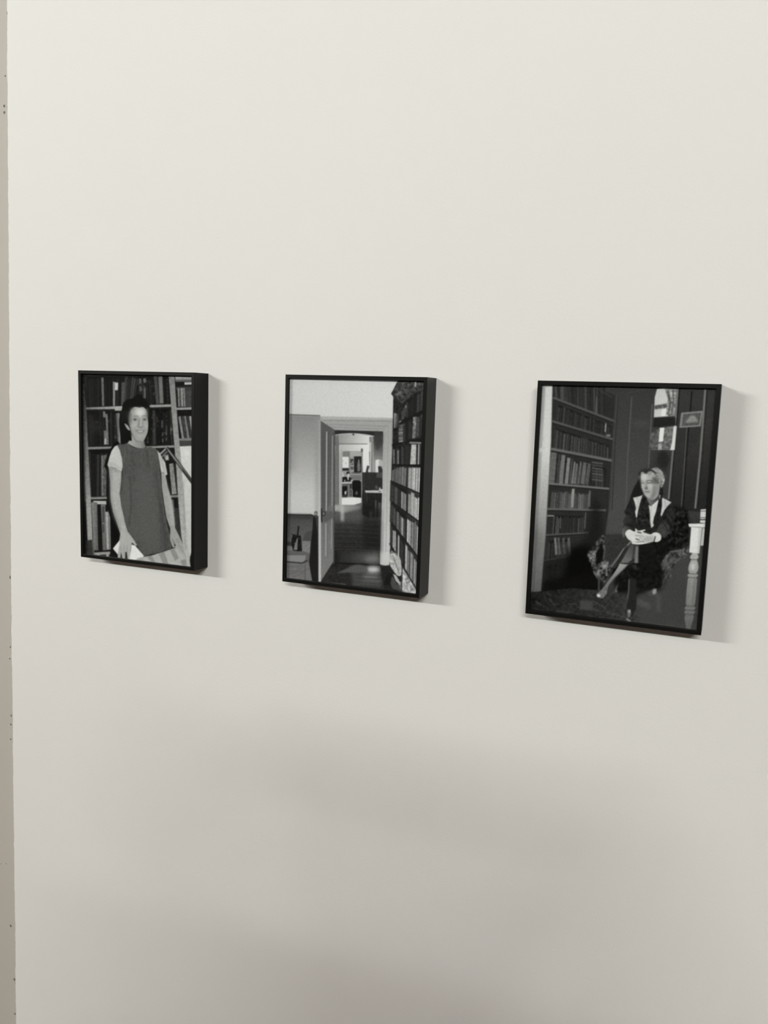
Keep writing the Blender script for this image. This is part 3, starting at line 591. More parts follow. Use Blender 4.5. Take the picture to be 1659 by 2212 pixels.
    c.poly([(330, 180), (240, 290), (120, 450), (180, 600), (200, 680), (250, 780), (300, 840), (380, 860), (420, 760), (500, 640), (380, 520), (370, 350), (390, 200)], 62, tex=26, texs=7, blur=3, sm=True)
    c.poly([(250, 430), (340, 260), (360, 520), (310, 560), (250, 600)], 18, blur=8)
    c.poly([(130, 450), (200, 390), (250, 400), (235, 540), (190, 600)], 108, tex=26, texs=5, blur=3); c.poly([(330, 560), (430, 545), (420, 620), (330, 700), (290, 780), (250, 740), (290, 640)], 104, tex=26, texs=6, blur=3)
    c.line([(400, 600), (400, 750)], 18, 132, blur=3); c.line([(370, 330), (375, 400), (350, 520)], 16, 96, a=.8, blur=4); c.line([(290, 780), (290, 960)], 26, 70, blur=4)
    c.poly([(580, 850), (545, 940), (560, 1000), (510, 985), (540, 910)], 92, blur=4)
    c.poly([(1180, 590), (1250, 450), (1400, 380), (1570, 330), (1590, 420), (1520, 500), (1400, 560), (1330, 660), (1330, 760), (1240, 860), (1190, 980), (1220, 760), (1280, 640)], 66, tex=20, texs=7, blur=4)
    c.poly([(1180, 590), (1240, 560), (1260, 640), (1200, 680)], 74, tex=18, blur=8); c.line([(1290, 720), (1240, 860), (1200, 960)], 40, 52, a=.8, blur=12); c.line([(1310, 415), (1400, 400), (1500, 380)], 22, 112, a=.8, blur=5); c.ell(1350, 520, 50, 35, 98, a=.7, blur=10); c.ell(1235, 590, 40, 50, 92, a=.7, blur=12); c.line([(1330, 600), (1300, 690), (1240, 800)], 24, 88, a=.7, blur=7); c.line([(1500, 390), (1510, 450)], 12, 128, blur=3)
    # skirt
    c.poly([(740, 250), (870, 300), (860, 440), (850, 575), (780, 570), (720, 600), (590, 578), (520, 650), (440, 640), (470, 590), (560, 470), (660, 340)], 50, tex=2)
    c.poly([(750, 300), (820, 330), (800, 500), (700, 570), (600, 568), (640, 500)], 98, tex=2, grad=(760, 330, 76, 640, 560, 112))
    c.line([(755, 262), (640, 380), (560, 500)], 20, 128, blur=4); c.line([(560, 500), (470, 620)], 30, 104, blur=6); c.line([(690, 330), (560, 560)], 22, 34, a=.8, blur=5)
    c.poly([(822, 330), (862, 330), (856, 572), (800, 572)], 122, blur=3); c.line([(800, 330), (770, 560)], 18, 40, a=.8, blur=5)
    c.poly([(860, 300), (1080, 300), (1100, 700), (860, 600)], 24, blur=16, tex=3)
    # legs
    c.poly([(590, 576), (660, 590), (712, 594), (660, 650), (580, 720), (500, 800), (430, 890), (410, 960), (400, 1010), (330, 1085), (270, 1046), (262, 1012), (340, 940), (420, 830), (490, 740), (550, 650)], 128, grad=(600, 620, 152, 400, 900, 112), tex=2)
    c.line([(700, 600), (580, 730), (470, 850)], 20, 78, a=.6, blur=7); c.line([(400, 930), (360, 985)], 26, 92, a=.6, blur=6)
    c.poly([(262, 1012), (330, 962), (410, 968), (408, 1010), (338, 1084), (290, 1060)], 112, tex=8, blur=2); c.ell(285, 1040, 28, 22, 212, blur=5, rot=40); c.poly([(320, 1085), (345, 1075), (330, 1110)], 8)
    c.poly([(712, 800), (760, 780), (830, 820), (830, 1100), (820, 1230), (770, 1340), (700, 1350), (660, 1230), (690, 1080), (704, 980)], 38, blur=4)
    c.line([(722, 810), (716, 980), (700, 1080)], 16, 112, a=.8, blur=5); c.line([(700, 1080), (678, 1160), (670, 1230)], 26, 72, a=.8, blur=6)
    c.poly([(690, 1240), (740, 1240), (752, 1300), (735, 1350), (700, 1350)], 104, blur=5); c.ell(728, 1265, 14, 24, 176, blur=5, rot=10); c.line([(690, 1370), (740, 1412)], 20, 142, blur=5); c.poly([(755, 590), (830, 590), (840, 680), (790, 660)], 46, blur=5)
    c.poly([(1065, 945), (1120, 940), (1100, 1010), (1065, 1015)], 152, blur=5, tex=8); c.poly([(985, 990), (1050, 975), (1070, 1040), (1000, 1040)], 74, blur=8)
    # table leg at the right
    c.view(*V)
    c.poly([(1312, 978), (1352, 974), (1352, 1000), (1350, 1075), (1308, 1070)], 206, tex=3); c.line([(1310, 990), (1352, 988)], 5, 90); c.line([(1308, 1036), (1350, 1034)], 5, 82); c.line([(1306, 1050), (1350, 1048)], 7, 34)
    c.poly([(1225, 1078), (1370, 1076), (1370, 1108), (1300, 1110), (1232, 1100)], 216); c.line([(1245, 1100), (1370, 1108)], 5, 120)
    c.poly([(1246, 1100), (1322, 1108), (1302, 1288), (1232, 1280)], 212, tex=3); c.poly([(1300, 1108), (1322, 1108), (1302, 1288), (1288, 1288)], 178, a=.7, blur=4)
    c.poly([(1326, 1110), (1350, 1110), (1340, 1232), (1312, 1232)], 192)
    cx = lambda y: 1270-(y-1290)*.085
    prof = [(1284, 22), (1296, 22), (1300, 30), (1312, 34), (1322, 30), (1328, 22), (1340, 26), (1360, 34), (1385, 40), (1410, 36), (1425, 26), (1432, 38), (1445, 42), (1452, 30), (1470, 36), (1560, 38), (1640, 36), (1655, 28), (1662, 40), (1675, 42), (1682, 30), (1690, 40), (1704, 42), (1712, 30), (1730, 36), (1750, 34), (1780, 24), (1800, 20), (1830, 22)]
    L = [(cx(y)-r*.9, y) for y, r in prof]; R = [(cx(y)+r*.9, y) for y, r in prof]
    c.poly(L+R[::-1], 148, grad=(1250, 1300, 172, 1230, 1800, 100), tex=3)
    c.line([(cx(1470)+18, 1470), (cx(1640)+18, 1640)], 20, 104, a=.6, blur=6); c.line([(cx(1470)-20, 1470), (cx(1640)-20, 1640)], 12, 118, a=.5, blur=5)
    for y in (1328, 1428, 1455, 1655, 1684, 1714):
        c.line([(cx(y)-32, y), (cx(y)+32, y+4)], 6, 66, a=.7, blur=2)
    c.ell(cx(1385)-4, 1380, 14, 24, 206, a=.8, blur=8)
    # figure
    c.view(1330, 1000, 11.06)
    c.poly([(560, 380), (600, 600), (660, 740), (480, 860), (420, 1300), (260, 1200), (210, 1180), (330, 900), (370, 760), (440, 580)], 30, blur=10)
    c.ell(800, 260, 230, 160, 48, a=.6, blur=70)
    c.poly([(420, 830), (350, 900), (290, 1060), (205, 1160), (235, 1240), (370, 1350), (260, 1440), (160, 1540), (130, 1630), (160, 1760), (240, 1740), (500, 1760), (800, 1760), (1090, 1790), (1270, 1700), (1370, 1500), (1420, 1250), (1430, 1100), (1335, 945), (1110, 830), (900, 900), (700, 800)], 36, tex=4, texs=6, blur=4)
    c.poly([(250, 1250), (370, 1340), (390, 1420), (260, 1440), (200, 1520), (180, 1380)], 50, blur=8)
    c.poly([(150, 1560), (240, 1490), (400, 1560), (330, 1600), (240, 1690), (190, 1795), (140, 1680)], 86, blur=8, grad=(150, 1650, 98, 380, 1560, 48))
    c.poly([(1050, 1480), (1160, 1380), (1280, 1500), (1280, 1680), (1160, 1800), (1090, 1760), (1040, 1660), (960, 1640)], 62, tex=5, blur=10)
    for p, g in (([(1150, 1250), (1280, 1420), (1330, 1560)], 20), ([(1100, 1380), (1200, 1520), (1240, 1640)], 28), ([(1230, 1230), (1350, 1400)], 60), ([(1330, 1100), (1380, 1300)], 52), ([(300, 1080), (400, 1250)], 46)):
        c.line(p, 26, g, a=.8, blur=10)
    c.poly([(414, 830), (560, 800), (648, 768), (618, 860), (580, 960), (550, 1080), (525, 1200), (508, 1312), (484, 1300), (462, 1160), (486, 1100), (455, 950)], 194, tex=6, texs=6)
    c.line([(540, 830), (520, 1050)], 20, 168, a=.6, blur=6); c.line([(470, 850), (600, 870)], 14, 152, a=.6, blur=5)
    c.poly([(786, 1000), (840, 1034), (930, 950), (1026, 866), (1000, 1020), (960, 1180), (915, 1300), (896, 1400), (910, 1500), (850, 1560), (820, 1440), (810, 1200)], 200, tex=5, texs=6, blur=2)
    c.line([(850, 1040), (850, 1300), (860, 1500)], 16, 168, a=.5, blur=8)
    c.poly([(1112, 828), (1200, 870), (1335, 944), (1240, 1030), (1170, 1120), (1120, 1230), (1092, 1284), (1070, 1230), (1086, 1050), (1100, 940)], 190, tex=6, texs=6); c.line([(1170, 880), (1180, 1040)], 24, 150, a=.6, blur=8)
    c.poly([(640, 770), (700, 800), (760, 900), (790, 1050), (815, 1200), (820, 1400), (840, 1540), (700, 1520), (560, 1480), (440, 1420), (500, 1320), (545, 1180), (570, 1040), (600, 900)], 36, tex=10, texs=6, blur=5)
    c.poly([(1050, 560), (1130, 590), (1130, 740), (1100, 860), (1108, 1000), (1080, 1180), (1040, 1360), (980, 1490), (890, 1450), (930, 1300), (975, 1130), (1010, 960), (1060, 850), (1030, 720)], 30, tex=8, texs=6, blur=4)
    c.poly([(1040, 762), (1070, 762), (1064, 850), (1046, 850)], 158, blur=3)
    # neck and face
    c.poly([(720, 800), (800, 800), (1020, 720), (1036, 850), (940, 940), (836, 1030), (790, 960)], 98, grad=(760, 900, 118, 980, 860, 70), blur=3)
    c.poly([(610, 232), (700, 200), (860, 240), (980, 330), (1060, 470), (1050, 580), (1036, 680), (1010, 780), (930, 860), (850, 880), (760, 830), (700, 770), (650, 670), (622, 560), (608, 440), (606, 330)], 164, sm=True)
    c.ell(680, 330, 80, 90, 196, a=.9, blur=35); c.ell(820, 550, 70, 70, 180, a=.9, blur=30); c.ell(650, 560, 30, 60, 178, a=.8, blur=18)
    c.poly([(890, 330), (970, 345), (1055, 470), (1050, 505), (900, 512), (850, 480), (862, 400)], 92, a=.8, blur=22)
    c.poly([(900, 520), (1050, 520), (1030, 740), (900, 860), (820, 870), (880, 720)], 132, a=.9, blur=24); c.poly([(900, 560), (940, 560), (930, 760), (870, 850), (830, 840), (890, 700)], 108, a=.6, blur=22)
    c.line([(735, 420), (722, 520), (704, 590)], 34, 128, a=.7, blur=14); c.poly([(612, 235), (700, 205), (780, 225), (860, 262), (820, 290), (740, 262), (660, 250), (612, 300)], 118, a=.6, blur=14); c.poly([(682, 612), (716, 585), (745, 560), (775, 625), (745, 636), (700, 628)], 86, a=.85, blur=7); c.line([(735, 500), (760, 590)], 20, 118, a=.6, blur=8)
    c.line([(745, 440), (790, 416), (870, 428)], 18, 78, a=.9, blur=5); c.line([(752, 480), (800, 484), (860, 466)], 18, 66, a=.9, blur=5); c.line([(612, 430), (660, 438)], 14, 118, a=.8, blur=5); c.line([(622, 478), (680, 482)], 18, 86, a=.9, blur=5)
    c.line([(690, 680), (740, 688), (815, 684)], 18, 84, a=.9, blur=5); c.line([(705, 715), (790, 715)], 16, 126, a=.7, blur=6); c.ell(750, 770, 50, 28, 176, a=.7, blur=14)
    c.line([(690, 770), (770, 850), (900, 860)], 18, 90, a=.6, blur=9)
    # hair and band
    c.poly([(760, 200), (860, 140), (960, 108), (1060, 150), (1120, 230), (1160, 330), (1172, 420), (1150, 480), (1120, 560), (1060, 520), (1010, 400), (960, 320), (860, 260), (770, 250)], 142, tex=20, texs=5, sm=True, blur=3)
    c.poly([(900, 330), (960, 345), (1030, 440), (1050, 500), (1000, 500), (910, 410)], 84, a=.7, blur=18); c.line([(900, 140), (1040, 190), (1110, 300)], 24, 172, a=.6, blur=10)
    c.poly([(545, 300), (540, 240), (600, 190), (680, 150), (780, 140), (880, 160), (950, 210), (980, 270), (920, 250), (840, 200), (780, 210), (740, 260), (690, 250), (640, 205), (600, 230), (590, 300)], 48, blur=5)
    c.line([(780, 225), (850, 205), (920, 245)], 22, 136, a=.9, blur=6); c.line([(1120, 310), (1185, 318)], 8, 130); c.line([(1120, 250), (1140, 200)], 10, 120, blur=2)
    c.ell(1085, 555, 32, 34, 62, blur=8); c.ell(1092, 560, 18, 24, 170, blur=5)
    # hands
    c.poly([(228, 1700), (262, 1620), (330, 1588), (400, 1620), (440, 1640), (470, 1620), (462, 1580), (486, 1568), (530, 1612), (620, 1604), (690, 1590), (712, 1612), (650, 1640), (700, 1668), (830, 1704), (900, 1668), (980, 1658), (1060, 1700), (1088, 1776), (1066, 1850), (990, 1890), (900, 1880), (800, 1908), (700, 1932), (590, 1948), (480, 1946), (390, 1930), (380, 1880), (320, 1840), (280, 1800)], 206, sm=True, tex=3)
    c.poly([(700, 1740), (900, 1740), (920, 1860), (760, 1910), (690, 1880)], 158, a=.8, blur=22)
    for p, wd, g in (([(470, 1742), (560, 1736), (670, 1756)], 18, 122), ([(484, 1812), (560, 1840)], 26, 66), ([(560, 1770), (680, 1820)], 12, 132), ([(500, 1890), (580, 1884), (680, 1880)], 22, 108), ([(528, 1652), (606, 1668)], 30, 56), ([(470, 1660), (462, 1740)], 8, 168), ([(520, 1612), (500, 1640), (530, 1700)], 9, 150), ([(540, 1700), (700, 1700)], 8, 160), ([(570, 1790), (660, 1852)], 9, 128), ([(400, 1880), (500, 1902)], 8, 150), ([(560, 1850), (680, 1860)], 12, 150), ([(700, 1800), (690, 1850)], 12, 122), ([(330, 1830), (400, 1870)], 8, 168)):
        c.line(p, wd, g, a=.9, blur=4)
    c.line([(945, 1760), (938, 1800), (915, 1870)], 26, 62, blur=4); c.ell(1020, 1770, 50, 80, 212, a=.6, blur=20)
    return c.done(2.0)
# ------------------------------------------------------------------ helpers
def nodes(name):
    mt = bpy.data.materials.new(name); mt.use_nodes = True
    nt = mt.node_tree
    return mt, nt, nt.nodes['Principled BSDF']

def mesh_obj(name, verts, faces, mat, parent=None, smooth=False):
    me = bpy.data.meshes.new(name)
    me.from_pydata([tuple(v) for v in verts], [], faces)
    me.update()
    if mat: me.materials.append(mat)
    if smooth:
        for p in me.polygons: p.use_smooth = True
    o = bpy.data.objects.new(name, me); C.objects.link(o)
    if parent: o.parent = parent
    return o

def box(name, x0, x1, y0, y1, z0, z1, mat, parent=None):
    v = [(x, y, z) for x in (x0, x1) for y in (y0, y1) for z in (z0, z1)]
    f = [(0, 1, 3, 2), (4, 6, 7, 5), (0, 4, 5, 1), (2, 3, 7, 6), (0, 2, 6, 4), (1, 5, 7, 3)]
    return mesh_obj(name, v, f, mat, parent)

def structure(o):
    o['kind'] = 'structure'; return o

# ------------------------------------------------------------------ materials
def paint(name, col, rough=0.75, bump=0.05, mottling=0.015, spec=0.25):
    mt, nt, b = nodes(name)
    tc = nt.nodes.new('ShaderNodeTexCoord')
    n1 = nt.nodes.new('ShaderNodeTexNoise'); n1.inputs['Scale'].default_value = 2.2; n1.inputs['Detail'].default_value = 3
    n2 = nt.nodes.new('ShaderNodeTexNoise'); n2.inputs['Scale'].default_value = 260; n2.inputs['Detail'].default_value = 3
    nt.links.new(tc.outputs['Object'], n1.inputs['Vector']); nt.links.new(tc.outputs['Object'], n2.inputs['Vector'])
    mix = nt.nodes.new('ShaderNodeMix'); mix.data_type = 'RGBA'
    mix.inputs[6].default_value = (*[c*(1-mottling) for c in col], 1)
    mix.inputs[7].default_value = (*[min(1, c*(1+mottling)) for c in col], 1)
    nt.links.new(n1.outputs['Fac'], mix.inputs[0]); nt.links.new(mix.outputs[2], b.inputs['Base Color'])
    bp = nt.nodes.new('ShaderNodeBump'); bp.inputs['Strength'].default_value = bump; bp.inputs['Distance'].default_value = 0.002
    nt.links.new(n2.outputs['Fac'], bp.inputs['Height']); nt.links.new(bp.outputs['Normal'], b.inputs['Normal'])
    b.inputs['Roughness'].default_value = rough; b.inputs['Specular IOR Level'].default_value = spec
    return mt

M_WALL = paint('white_wall_paint', (0.80, 0.795, 0.785), bump=0.12)
M_SIDE = paint('grey_wall_paint', (0.50, 0.475, 0.44), bump=0.08)
M_ROOM = paint('room_wall_paint', (0.20, 0.165, 0.135))
M_CEIL = paint('ceiling_paint', (0.38, 0.27, 0.25))
M_FLOOR = paint('floor_boards', (0.15, 0.13, 0.112), rough=0.5)
M_DENT = paint('filled_nail_hole', (0.17, 0.165, 0.155), bump=0.02)

def frame_black():
    mt, nt, b = nodes('black_frame_lacquer')
    b.inputs['Base Color'].default_value = (0.0045, 0.0045, 0.004, 1)
    b.inputs['Roughness'].default_value = 0.38
    b.inputs['Specular IOR Level'].default_value = 0.16
    tc = nt.nodes.new('ShaderNodeTexCoord'); n = nt.nodes.new('ShaderNodeTexNoise'); n.inputs['Scale'].default_value = 900
    bp = nt.nodes.new('ShaderNodeBump'); bp.inputs['Strength'].default_value = 0.06; bp.inputs['Distance'].default_value = 0.0005
    nt.links.new(tc.outputs['Object'], n.inputs['Vector']); nt.links.new(n.outputs['Fac'], bp.inputs['Height']); nt.links.new(bp.outputs['Normal'], b.inputs['Normal'])
    return mt
M_FRAME = frame_black()

def glass_mat():
    mt = bpy.data.materials.new('picture_glass'); mt.use_nodes = True
    nt = mt.node_tree; nt.nodes.clear()
    out = nt.nodes.new('ShaderNodeOutputMaterial'); mx = nt.nodes.new('ShaderNodeMixShader')
    tr = nt.nodes.new('ShaderNodeBsdfTransparent'); gl = nt.nodes.new('ShaderNodeBsdfGlossy'); fr = nt.nodes.new('ShaderNodeFresnel')
    tr.inputs[0].default_value = (0.985, 0.99, 0.985, 1); gl.inputs['Roughness'].default_value = 0.02; fr.inputs['IOR'].default_value = 1.33
    nt.links.new(fr.outputs[0], mx.inputs[0]); nt.links.new(tr.outputs[0], mx.inputs[1]); nt.links.new(gl.outputs[0], mx.inputs[2]); nt.links.new(mx.outputs[0], out.inputs[0])
    return mt
M_GLASS = glass_mat()

def print_mat():
    mt, nt, b = nodes('photographic_print')
    at = nt.nodes.new('ShaderNodeVertexColor'); at.layer_name = 'ink'
    nt.links.new(at.outputs['Color'], b.inputs['Base Color'])
    b.inputs['Roughness'].default_value = 0.6; b.inputs['Specular IOR Level'].default_value = 0.05
    return mt
M_PRINT = print_mat()

# ------------------------------------------------------------------ room
T = 0.012                                   # the painted wall panel stands this far proud of the wall beside it
X_R, X_L, Y_B, Z_C = 5.5, -9.0, -8.5, 3.7
rnd = random.Random(4)
ZT, ZB = 0.56482157, -1.08803411            # the panel's left edge, measured at two heights
def edge_x(z):                              # z in metres; slightly out of plumb, as hung
    t = ((z-CAM_H)/S-ZB)/(ZT-ZB)
    tt = max(-0.4, min(1.3, t))
    return (-1.07216146+(0.03695625)*tt - 0.0022*math.sin(math.pi*max(0, min(1, tt))))*S
zs = [0.0]
while zs[-1] < Z_C: zs.append(min(Z_C, zs[-1]+0.004))
jag = 0.0; vf, vb = [], []
for z in zs:
    jag = jag*0.8+rnd.uniform(-1, 1)*0.00045
    k = rnd.uniform(-1, 1)*0.00025
    vf.append((edge_x(z)+jag+k, 0.0, z)); vb.append((edge_x(z)+jag+0.001, T+0.05, z))
n = len(zs)
verts = vf + vb + [(X_R, 0, z) for z in zs]
faces = []
for i in range(n-1):
    faces.append((i, 2*n+i, 2*n+i+1, i+1))        # face towards the room
    faces.append((n+i, i, i+1, n+i+1))            # the edge's return
structure(mesh_obj('wall_back', verts, faces, M_WALL))
ws = structure(box('wall_left', X_L, -1.2, T, T+0.1, 0, Z_C, M_SIDE))
structure(box('floor', X_L, X_R, Y_B, 0.1, -0.1, 0.0, M_FLOOR))
structure(box('ceiling', X_L, X_R, Y_B, 0.1, Z_C, Z_C+0.1, M_CEIL))
structure(box('wall_right', X_R, X_R+0.1, Y_B, 0.1, 0, Z_C, M_ROOM))
structure(box('wall_front', X_L, X_R, Y_B-0.1, Y_B, 0, Z_C, M_ROOM))
structure(box('wall_far_left', X_L-0.1, X_L, Y_B, 0.1, 0, Z_C, M_ROOM))

# small filled nail holes and chips along the grey strip (photo positions on that wall plane)
def on_plane(px, py, y_m):
    v = FWD+(px-IMG_W/2)/F_PX*RGT-(py-IMG_H/2)/F_PX*UPV
    t = (y_m/S+1)/v[1]
    p = np.array([0, -1, 0])+t*v
    return world(*p)
for px, py, rx, rz in ((15.5, 28, 1.1, 3), (11, 164, 1.6, 2), (9, 229, 2.6, 3), (9, 243, 2.6, 3), (18.5, 388, 1.5, 2.4), (19, 401, 1.5, 2.4), (19.5, 425, 1.4, 8), (20, 446, 1.3, 3),
                       (23, 1109, 1.4, 1.6), (22, 1247, 2.6, 4), (22, 1398, 1.6, 2), (21, 1423, 1.8, 2), (29, 1472, 1.4, 2), (24, 1546, 2.0, 2.6), (23.5, 1565, 2.2, 2.4), (23, 1597, 2, 2), (29.5, 1722, 1.2, 2),
                       (13, 1866, 1.0, 1.0), (23, 2000, 3.0, 3.2), (31, 2116, 3.0, 3.4), (32, 2190, 2.8, 2.6), (2, 1866, 1, 1)):
    p = on_plane(px, py, T-0.0004)
    k = 0.00092
    vs = [(p.x, p.y-0.0003, p.z)]; N = 14
    for i in range(N):
        a = 2*math.pi*i/N; r = rnd.uniform(.85, 1.15)
        vs.append((p.x+rx*k*r*math.cos(a), p.y, p.z+rz*k*r*math.sin(a)))
    for i in range(N):
        vs.append((vs[1+i][0], p.y+0.0006, vs[1+i][2]))
    fc = [(0, 1+(i+1) % N, 1+i) for i in range(N)]+[(1+i, 1+(i+1) % N, 1+N+(i+1) % N, 1+N+i) for i in range(N)]
    d = mesh_obj('nail_hole', vs, fc, M_DENT, parent=ws)

# ------------------------------------------------------------------ framed photographs
RAIL, RECESS = 0.0063, 0.0040
LIN = lambda g: np.where(g <= 0.04045, g/12.92, ((g+0.055)/1.055)**2.4)
VEIL, GAIN = 0.003, 0.735                     # print tone to paper reflectance

def framed_picture(name_label, x0, x1, z0, z1, canvas, tint):
    X0, X1 = x0*S, x1*S
    Z0, Z1 = z0*S+CAM_H, z1*S+CAM_H
    D = DEPTH*S
    cx, cz = (X0+X1)/2, (Z0+Z1)/2
    root = bpy.data.objects.new('framed_photograph', None); C.objects.link(root)
    root.location = (cx, 0, Z0); root.empty_display_size = 0.05
    root['label'] = name_label; root['category'] = 'picture'
    hx = (X1-X0)/2; H = Z1-Z0
    # moulding: rings of a rectangular profile, small rounded arrises
    e = 0.0006
    prof = [(0, 0.0), (0, -D+e), (0.3*e, -D+0.3*e), (e, -D), (RAIL-e, -D), (RAIL-0.3*e, -D+0.3*e), (RAIL, -D+e), (RAIL, -D+RECESS+0.004), (RAIL+0.004, -D+RECESS+0.004), (RAIL+0.004, 0.0)]
    vs, fs = [], []
    for ins, y in prof:
        for sx, sz in ((-1, 0), (1, 0), (1, 1), (-1, 1)):
            vs.append((sx*(hx-ins), y, ins if sz == 0 else H-ins))
    for i in range(len(prof)-1):
        for j in range(4):
            a, b = i*4+j, i*4+(j+1) % 4
            fs.append((a, b, b+4, a+4))
    mesh_obj('moulding', vs, fs, M_FRAME, parent=root)
    # backing board closing the frame behind the print
    q = RAIL+0.0045
    bk = box('backing_board', -hx+q, hx-q, -D+RECESS+0.006, -D+RECESS+0.0085, q, H-q, M_FRAME, parent=root)
    # the print: a flat sheet carrying the photograph as ink density per vertex
    nu, nv = 420, 586
    i0 = RAIL-0.001
    yp = -D+RECESS+0.0022
    u = np.linspace(-hx+i0, hx-i0, nu); v = np.linspace(i0, H-i0, nv)
    UU, VV = np.meshgrid(u, v)
    co = np.stack([UU, np.full_like(UU, yp), VV], -1).reshape(-1, 3)
    wx = co[:, 0]+cx; wy = co[:, 1]; wz = co[:, 2]+Z0
    P = np.stack([wx/S, wy/S+1, (wz-CAM_H)/S], 1)
    dz = P@FWD
    pxx = IMG_W/2+F_PX*(P@RGT)/dz; pyy = IMG_H/2-F_PX*(P@UPV)/dz
    g = canvas.sample(pxx, pyy)/255.0
    refl = np.clip((LIN(g)-VEIL)/GAIN, 0.0015, 0.92)
    me = bpy.data.meshes.new('print')
    idx = np.arange(nu*nv).reshape(nv, nu)
    quads = np.stack([idx[:-1, :-1], idx[:-1, 1:], idx[1:, 1:], idx[1:, :-1]], -1).reshape(-1, 4)
    me.vertices.add(nu*nv); me.vertices.foreach_set('co', co.ravel())
    me.loops.add(quads.size); me.loops.foreach_set('vertex_index', quads.ravel())
    me.polygons.add(len(quads)); me.polygons.foreach_set('loop_start', np.arange(0, quads.size, 4)); me.polygons.foreach_set('loop_total', np.full(len(quads), 4))
    me.update(calc_edges=True)
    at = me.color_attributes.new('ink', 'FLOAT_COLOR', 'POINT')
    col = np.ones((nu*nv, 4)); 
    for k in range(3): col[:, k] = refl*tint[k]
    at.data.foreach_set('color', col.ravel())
    me.materials.append(M_PRINT)
    po = bpy.data.objects.new('print', me); C.objects.link(po); po.parent = root
    gq = RAIL+0.0002
    box('glass', -hx+gq, hx-gq, -D+RECESS, -D+RECESS+0.0018, gq, H-gq, M_GLASS, parent=root)
    return root

framed_picture('black-framed photograph of a smiling woman in a sleeveless dress before bookshelves, leftmost on the wall',
               -0.88334822, -0.68313216, -0.24192345, 0.03102884, draw_woman_standing(), (1.0, 1.0, 1.02))
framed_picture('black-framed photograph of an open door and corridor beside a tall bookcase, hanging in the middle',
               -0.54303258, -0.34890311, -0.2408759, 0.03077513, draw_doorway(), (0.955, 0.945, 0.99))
framed_picture('black-framed photograph of a woman seated cross-legged in a panelled corner, rightmost and nearest',
               -0.21520514, -0.01988873, -0.24289023, 0.02942753, draw_woman_seated(), (1.0, 1.0, 1.03))

# ------------------------------------------------------------------ the person taking the picture (stands behind the camera; shades the wall)
def simple_mat(name, col, rough=0.8):
    mt, nt, b = nodes(name)
    tc = nt.nodes.new('ShaderNodeTexCoord'); n = nt.nodes.new('ShaderNodeTexNoise'); n.inputs['Scale'].default_value = 60
    mx = nt.nodes.new('ShaderNodeMix'); mx.data_type = 'RGBA'
    mx.inputs[6].default_value = (*[c*.9 for c in col], 1); mx.inputs[7].default_value = (*col, 1)
    nt.links.new(tc.outputs['Object'], n.inputs['Vector']); nt.links.new(n.outputs['Fac'], mx.inputs[0]); nt.links.new(mx.outputs[2], b.inputs['Base Color'])
    b.inputs['Roughness'].default_value = rough
    return mt
M_SKIN = simple_mat('skin', (0.50, 0.33, 0.26), 0.55)
M_JUMP = simple_mat('grey_jumper_knit', (0.22, 0.21, 0.20))
M_TROU = simple_mat('dark_trouser_cloth', (0.04, 0.04, 0.05))
M_HAIR = simple_mat('dark_hair', (0.03, 0.022, 0.018), 0.6)
M_SHOE = simple_mat('shoe_leather', (0.03, 0.025, 0.02), 0.5)
M_PHONE = simple_mat('phone_glass', (0.01, 0.01, 0.011), 0.15)

def skinned(name, pts, edges, mat, parent, root=0, sub=2):
    me = bpy.data.meshes.new(name)
    me.from_pydata([p[:3] for p in pts], edges, []); me.update()
    o = bpy.data.objects.new(name, me); C.objects.link(o); o.parent = parent
    me.materials.append(mat)
    sk = o.modifiers.new('skin', 'SKIN'); sk.use_smooth_shade = True
    lay = me.skin_vertices[0].data if me.skin_vertices else None
    if lay is None:
        bm = __import__('bmesh').new(); bm.from_mesh(me); bm.verts.layers.skin.verify(); bm.to_mesh(me); bm.free(); lay = me.skin_vertices[0].data
    for i, p in enumerate(pts):
        r = p[3]; lay[i].radius = (r, p[4] if len(p) > 4 else r); lay[i].use_root = (i == root)
    ss = o.modifiers.new('sub', 'SUBSURF'); ss.levels = sub; ss.render_levels = sub
    return o

per = bpy.data.objects.new('person', None); C.objects.link(per)
per.location = (0.03, -1.74, 0)
per.rotation_euler = (0, 0, 0.07)
per['label'] = 'person in a grey jumper and dark trousers holding up a phone towards the framed photographs'
per['category'] = 'person'
# body: local +y is forward
B = [(0, 0, 0.98, .13, .11), (0, 0.01, 1.12, .125, .10), (0, 0.0, 1.28, .15, .11), (0, -0.01, 1.40, .12, .09), (0, 0.0, 1.47, .055), (0, 0.02, 1.54, .06),
     (0, 0.03, 1.62, .088, .098), (0, 0.02, 1.70, .07, .08)]
E_ = [(i, i+1) for i in range(7)]
def add(p, e):
    B.append(p); E_.append((e, len(B)-1)); return len(B)-1
for sx in (-1, 1):
    s1 = add((sx*.165, -0.01, 1.40, .055), 3); el = add((sx*.235, 0.09, 1.19, .042), s1); wr = add((sx*.10, 0.34, 1.44, .026), el); pa = add((sx*.082, 0.375, 1.475, .030, .016), wr)
    for k, (dx, dz, ln) in enumerate(((.014, .012, .95), (.012, .032, 1.0), (.008, .052, .95), (0, .068, .8))):
        f1 = add((sx*(.082+dx*.3), 0.395, 1.455+dz, .0095), pa); f2 = add((sx*(.076), 0.412, 1.457+dz, .0085), f1); add((sx*(.076-.028*ln), 0.424, 1.457+dz, .0075), f2)
    t1 = add((sx*.062, 0.372, 1.500, .011), pa); add((sx*.046, 0.385, 1.520, .0095), t1)
    h = add((sx*.10, 0, 0.92, .095), 0); k_ = add((sx*.11, 0.01, 0.50, .058), h); a_ = add((sx*.115, -0.02, 0.10, .038), k_); add((sx*.125, 0.13, 0.045, .036, .03), a_)
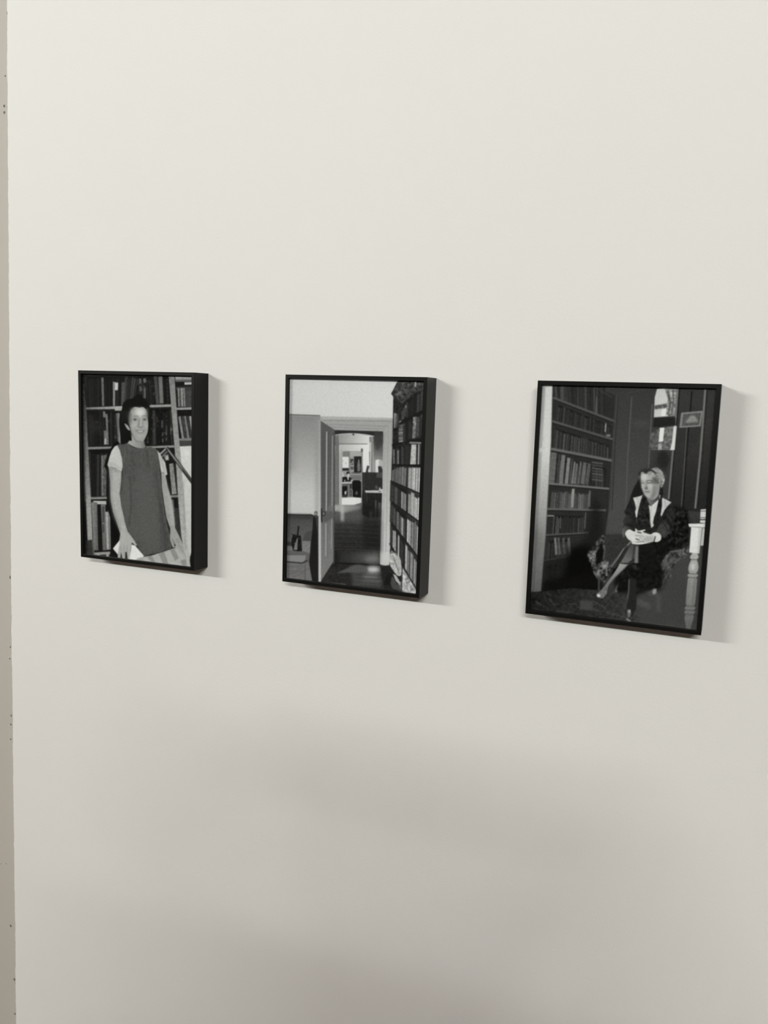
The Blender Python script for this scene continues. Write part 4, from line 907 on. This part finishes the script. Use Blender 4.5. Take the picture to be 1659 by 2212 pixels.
body = skinned('body', B, E_, M_SKIN, per)
nose = mesh_obj('nose', [(-.012, .118, 1.600), (.012, .118, 1.600), (0, .112, 1.645), (0, .146, 1.605), (0, .118, 1.594)], [(0, 3, 2), (3, 1, 2), (0, 4, 3), (4, 1, 3), (0, 2, 1), (0, 1, 4)], M_SKIN, parent=per)
J = [(0, 0, 1.00, .155, .125), (0, 0.01, 1.14, .15, .12), (0, 0.0, 1.28, .17, .125), (0, -0.01, 1.40, .135, .10), (0, 0.0, 1.445, .075)]
JE = [(0, 1), (1, 2), (2, 3), (3, 4)]
for sx in (-1, 1):
    n0 = len(J); J += [(sx*.17, -0.01, 1.40, .068), (sx*.238, 0.09, 1.19, .056), (sx*.125, 0.29, 1.395, .040)]
    JE += [(3, n0), (n0, n0+1), (n0+1, n0+2)]
skinned('jumper', J, JE, M_JUMP, per)
Tn = [(0, 0, 0.99, .145, .125)]; TE = []
for sx in (-1, 1):
    n0 = len(Tn); Tn += [(sx*.10, 0, 0.91, .105), (sx*.11, 0.01, 0.50, .075), (sx*.115, -0.02, 0.12, .06)]
    TE += [(0, n0), (n0, n0+1), (n0+1, n0+2)]
skinned('trousers', Tn, TE, M_TROU, per)
for sx in (-1, 1):
    skinned('shoe', [(sx*.115, -0.05, 0.06, .048, .05), (sx*.12, 0.05, 0.05, .048, .045), (sx*.127, 0.16, 0.042, .044, .036)], [(0, 1), (1, 2)], M_SHOE, per)
skinned('hair', [(0, -0.045, 1.52, .05), (0, -0.045, 1.62, .085, .07), (0, 0.0, 1.705, .085, .075), (0, 0.06, 1.72, .055, .05)], [(0, 1), (1, 2), (2, 3)], M_HAIR, per)
# the phone lies flat behind the lens position
ph = bpy.data.objects.new('phone', None); C.objects.link(ph)
q = Matrix.Identity(4)
for i in range(3):
    q[i][0] = RGT[i]; q[i][1] = UPV[i]; q[i][2] = -FWD[i]
q.translation = world(0, -1, 0)-Vector(FWD)*0.012-Vector(UPV)*0.0
ph.matrix_world = q
ph['label'] = 'black phone held upright in both hands of the person'; ph['category'] = 'phone'
bx_ = box('casing', -.033, .033, -.10, .035, 0.0, .0075, M_PHONE, parent=ph)
box('screen', -.030, .030, -.095, .030, .0076, .0082, simple_mat('phone_screen', (0.02, 0.02, 0.022), 0.1), parent=ph)
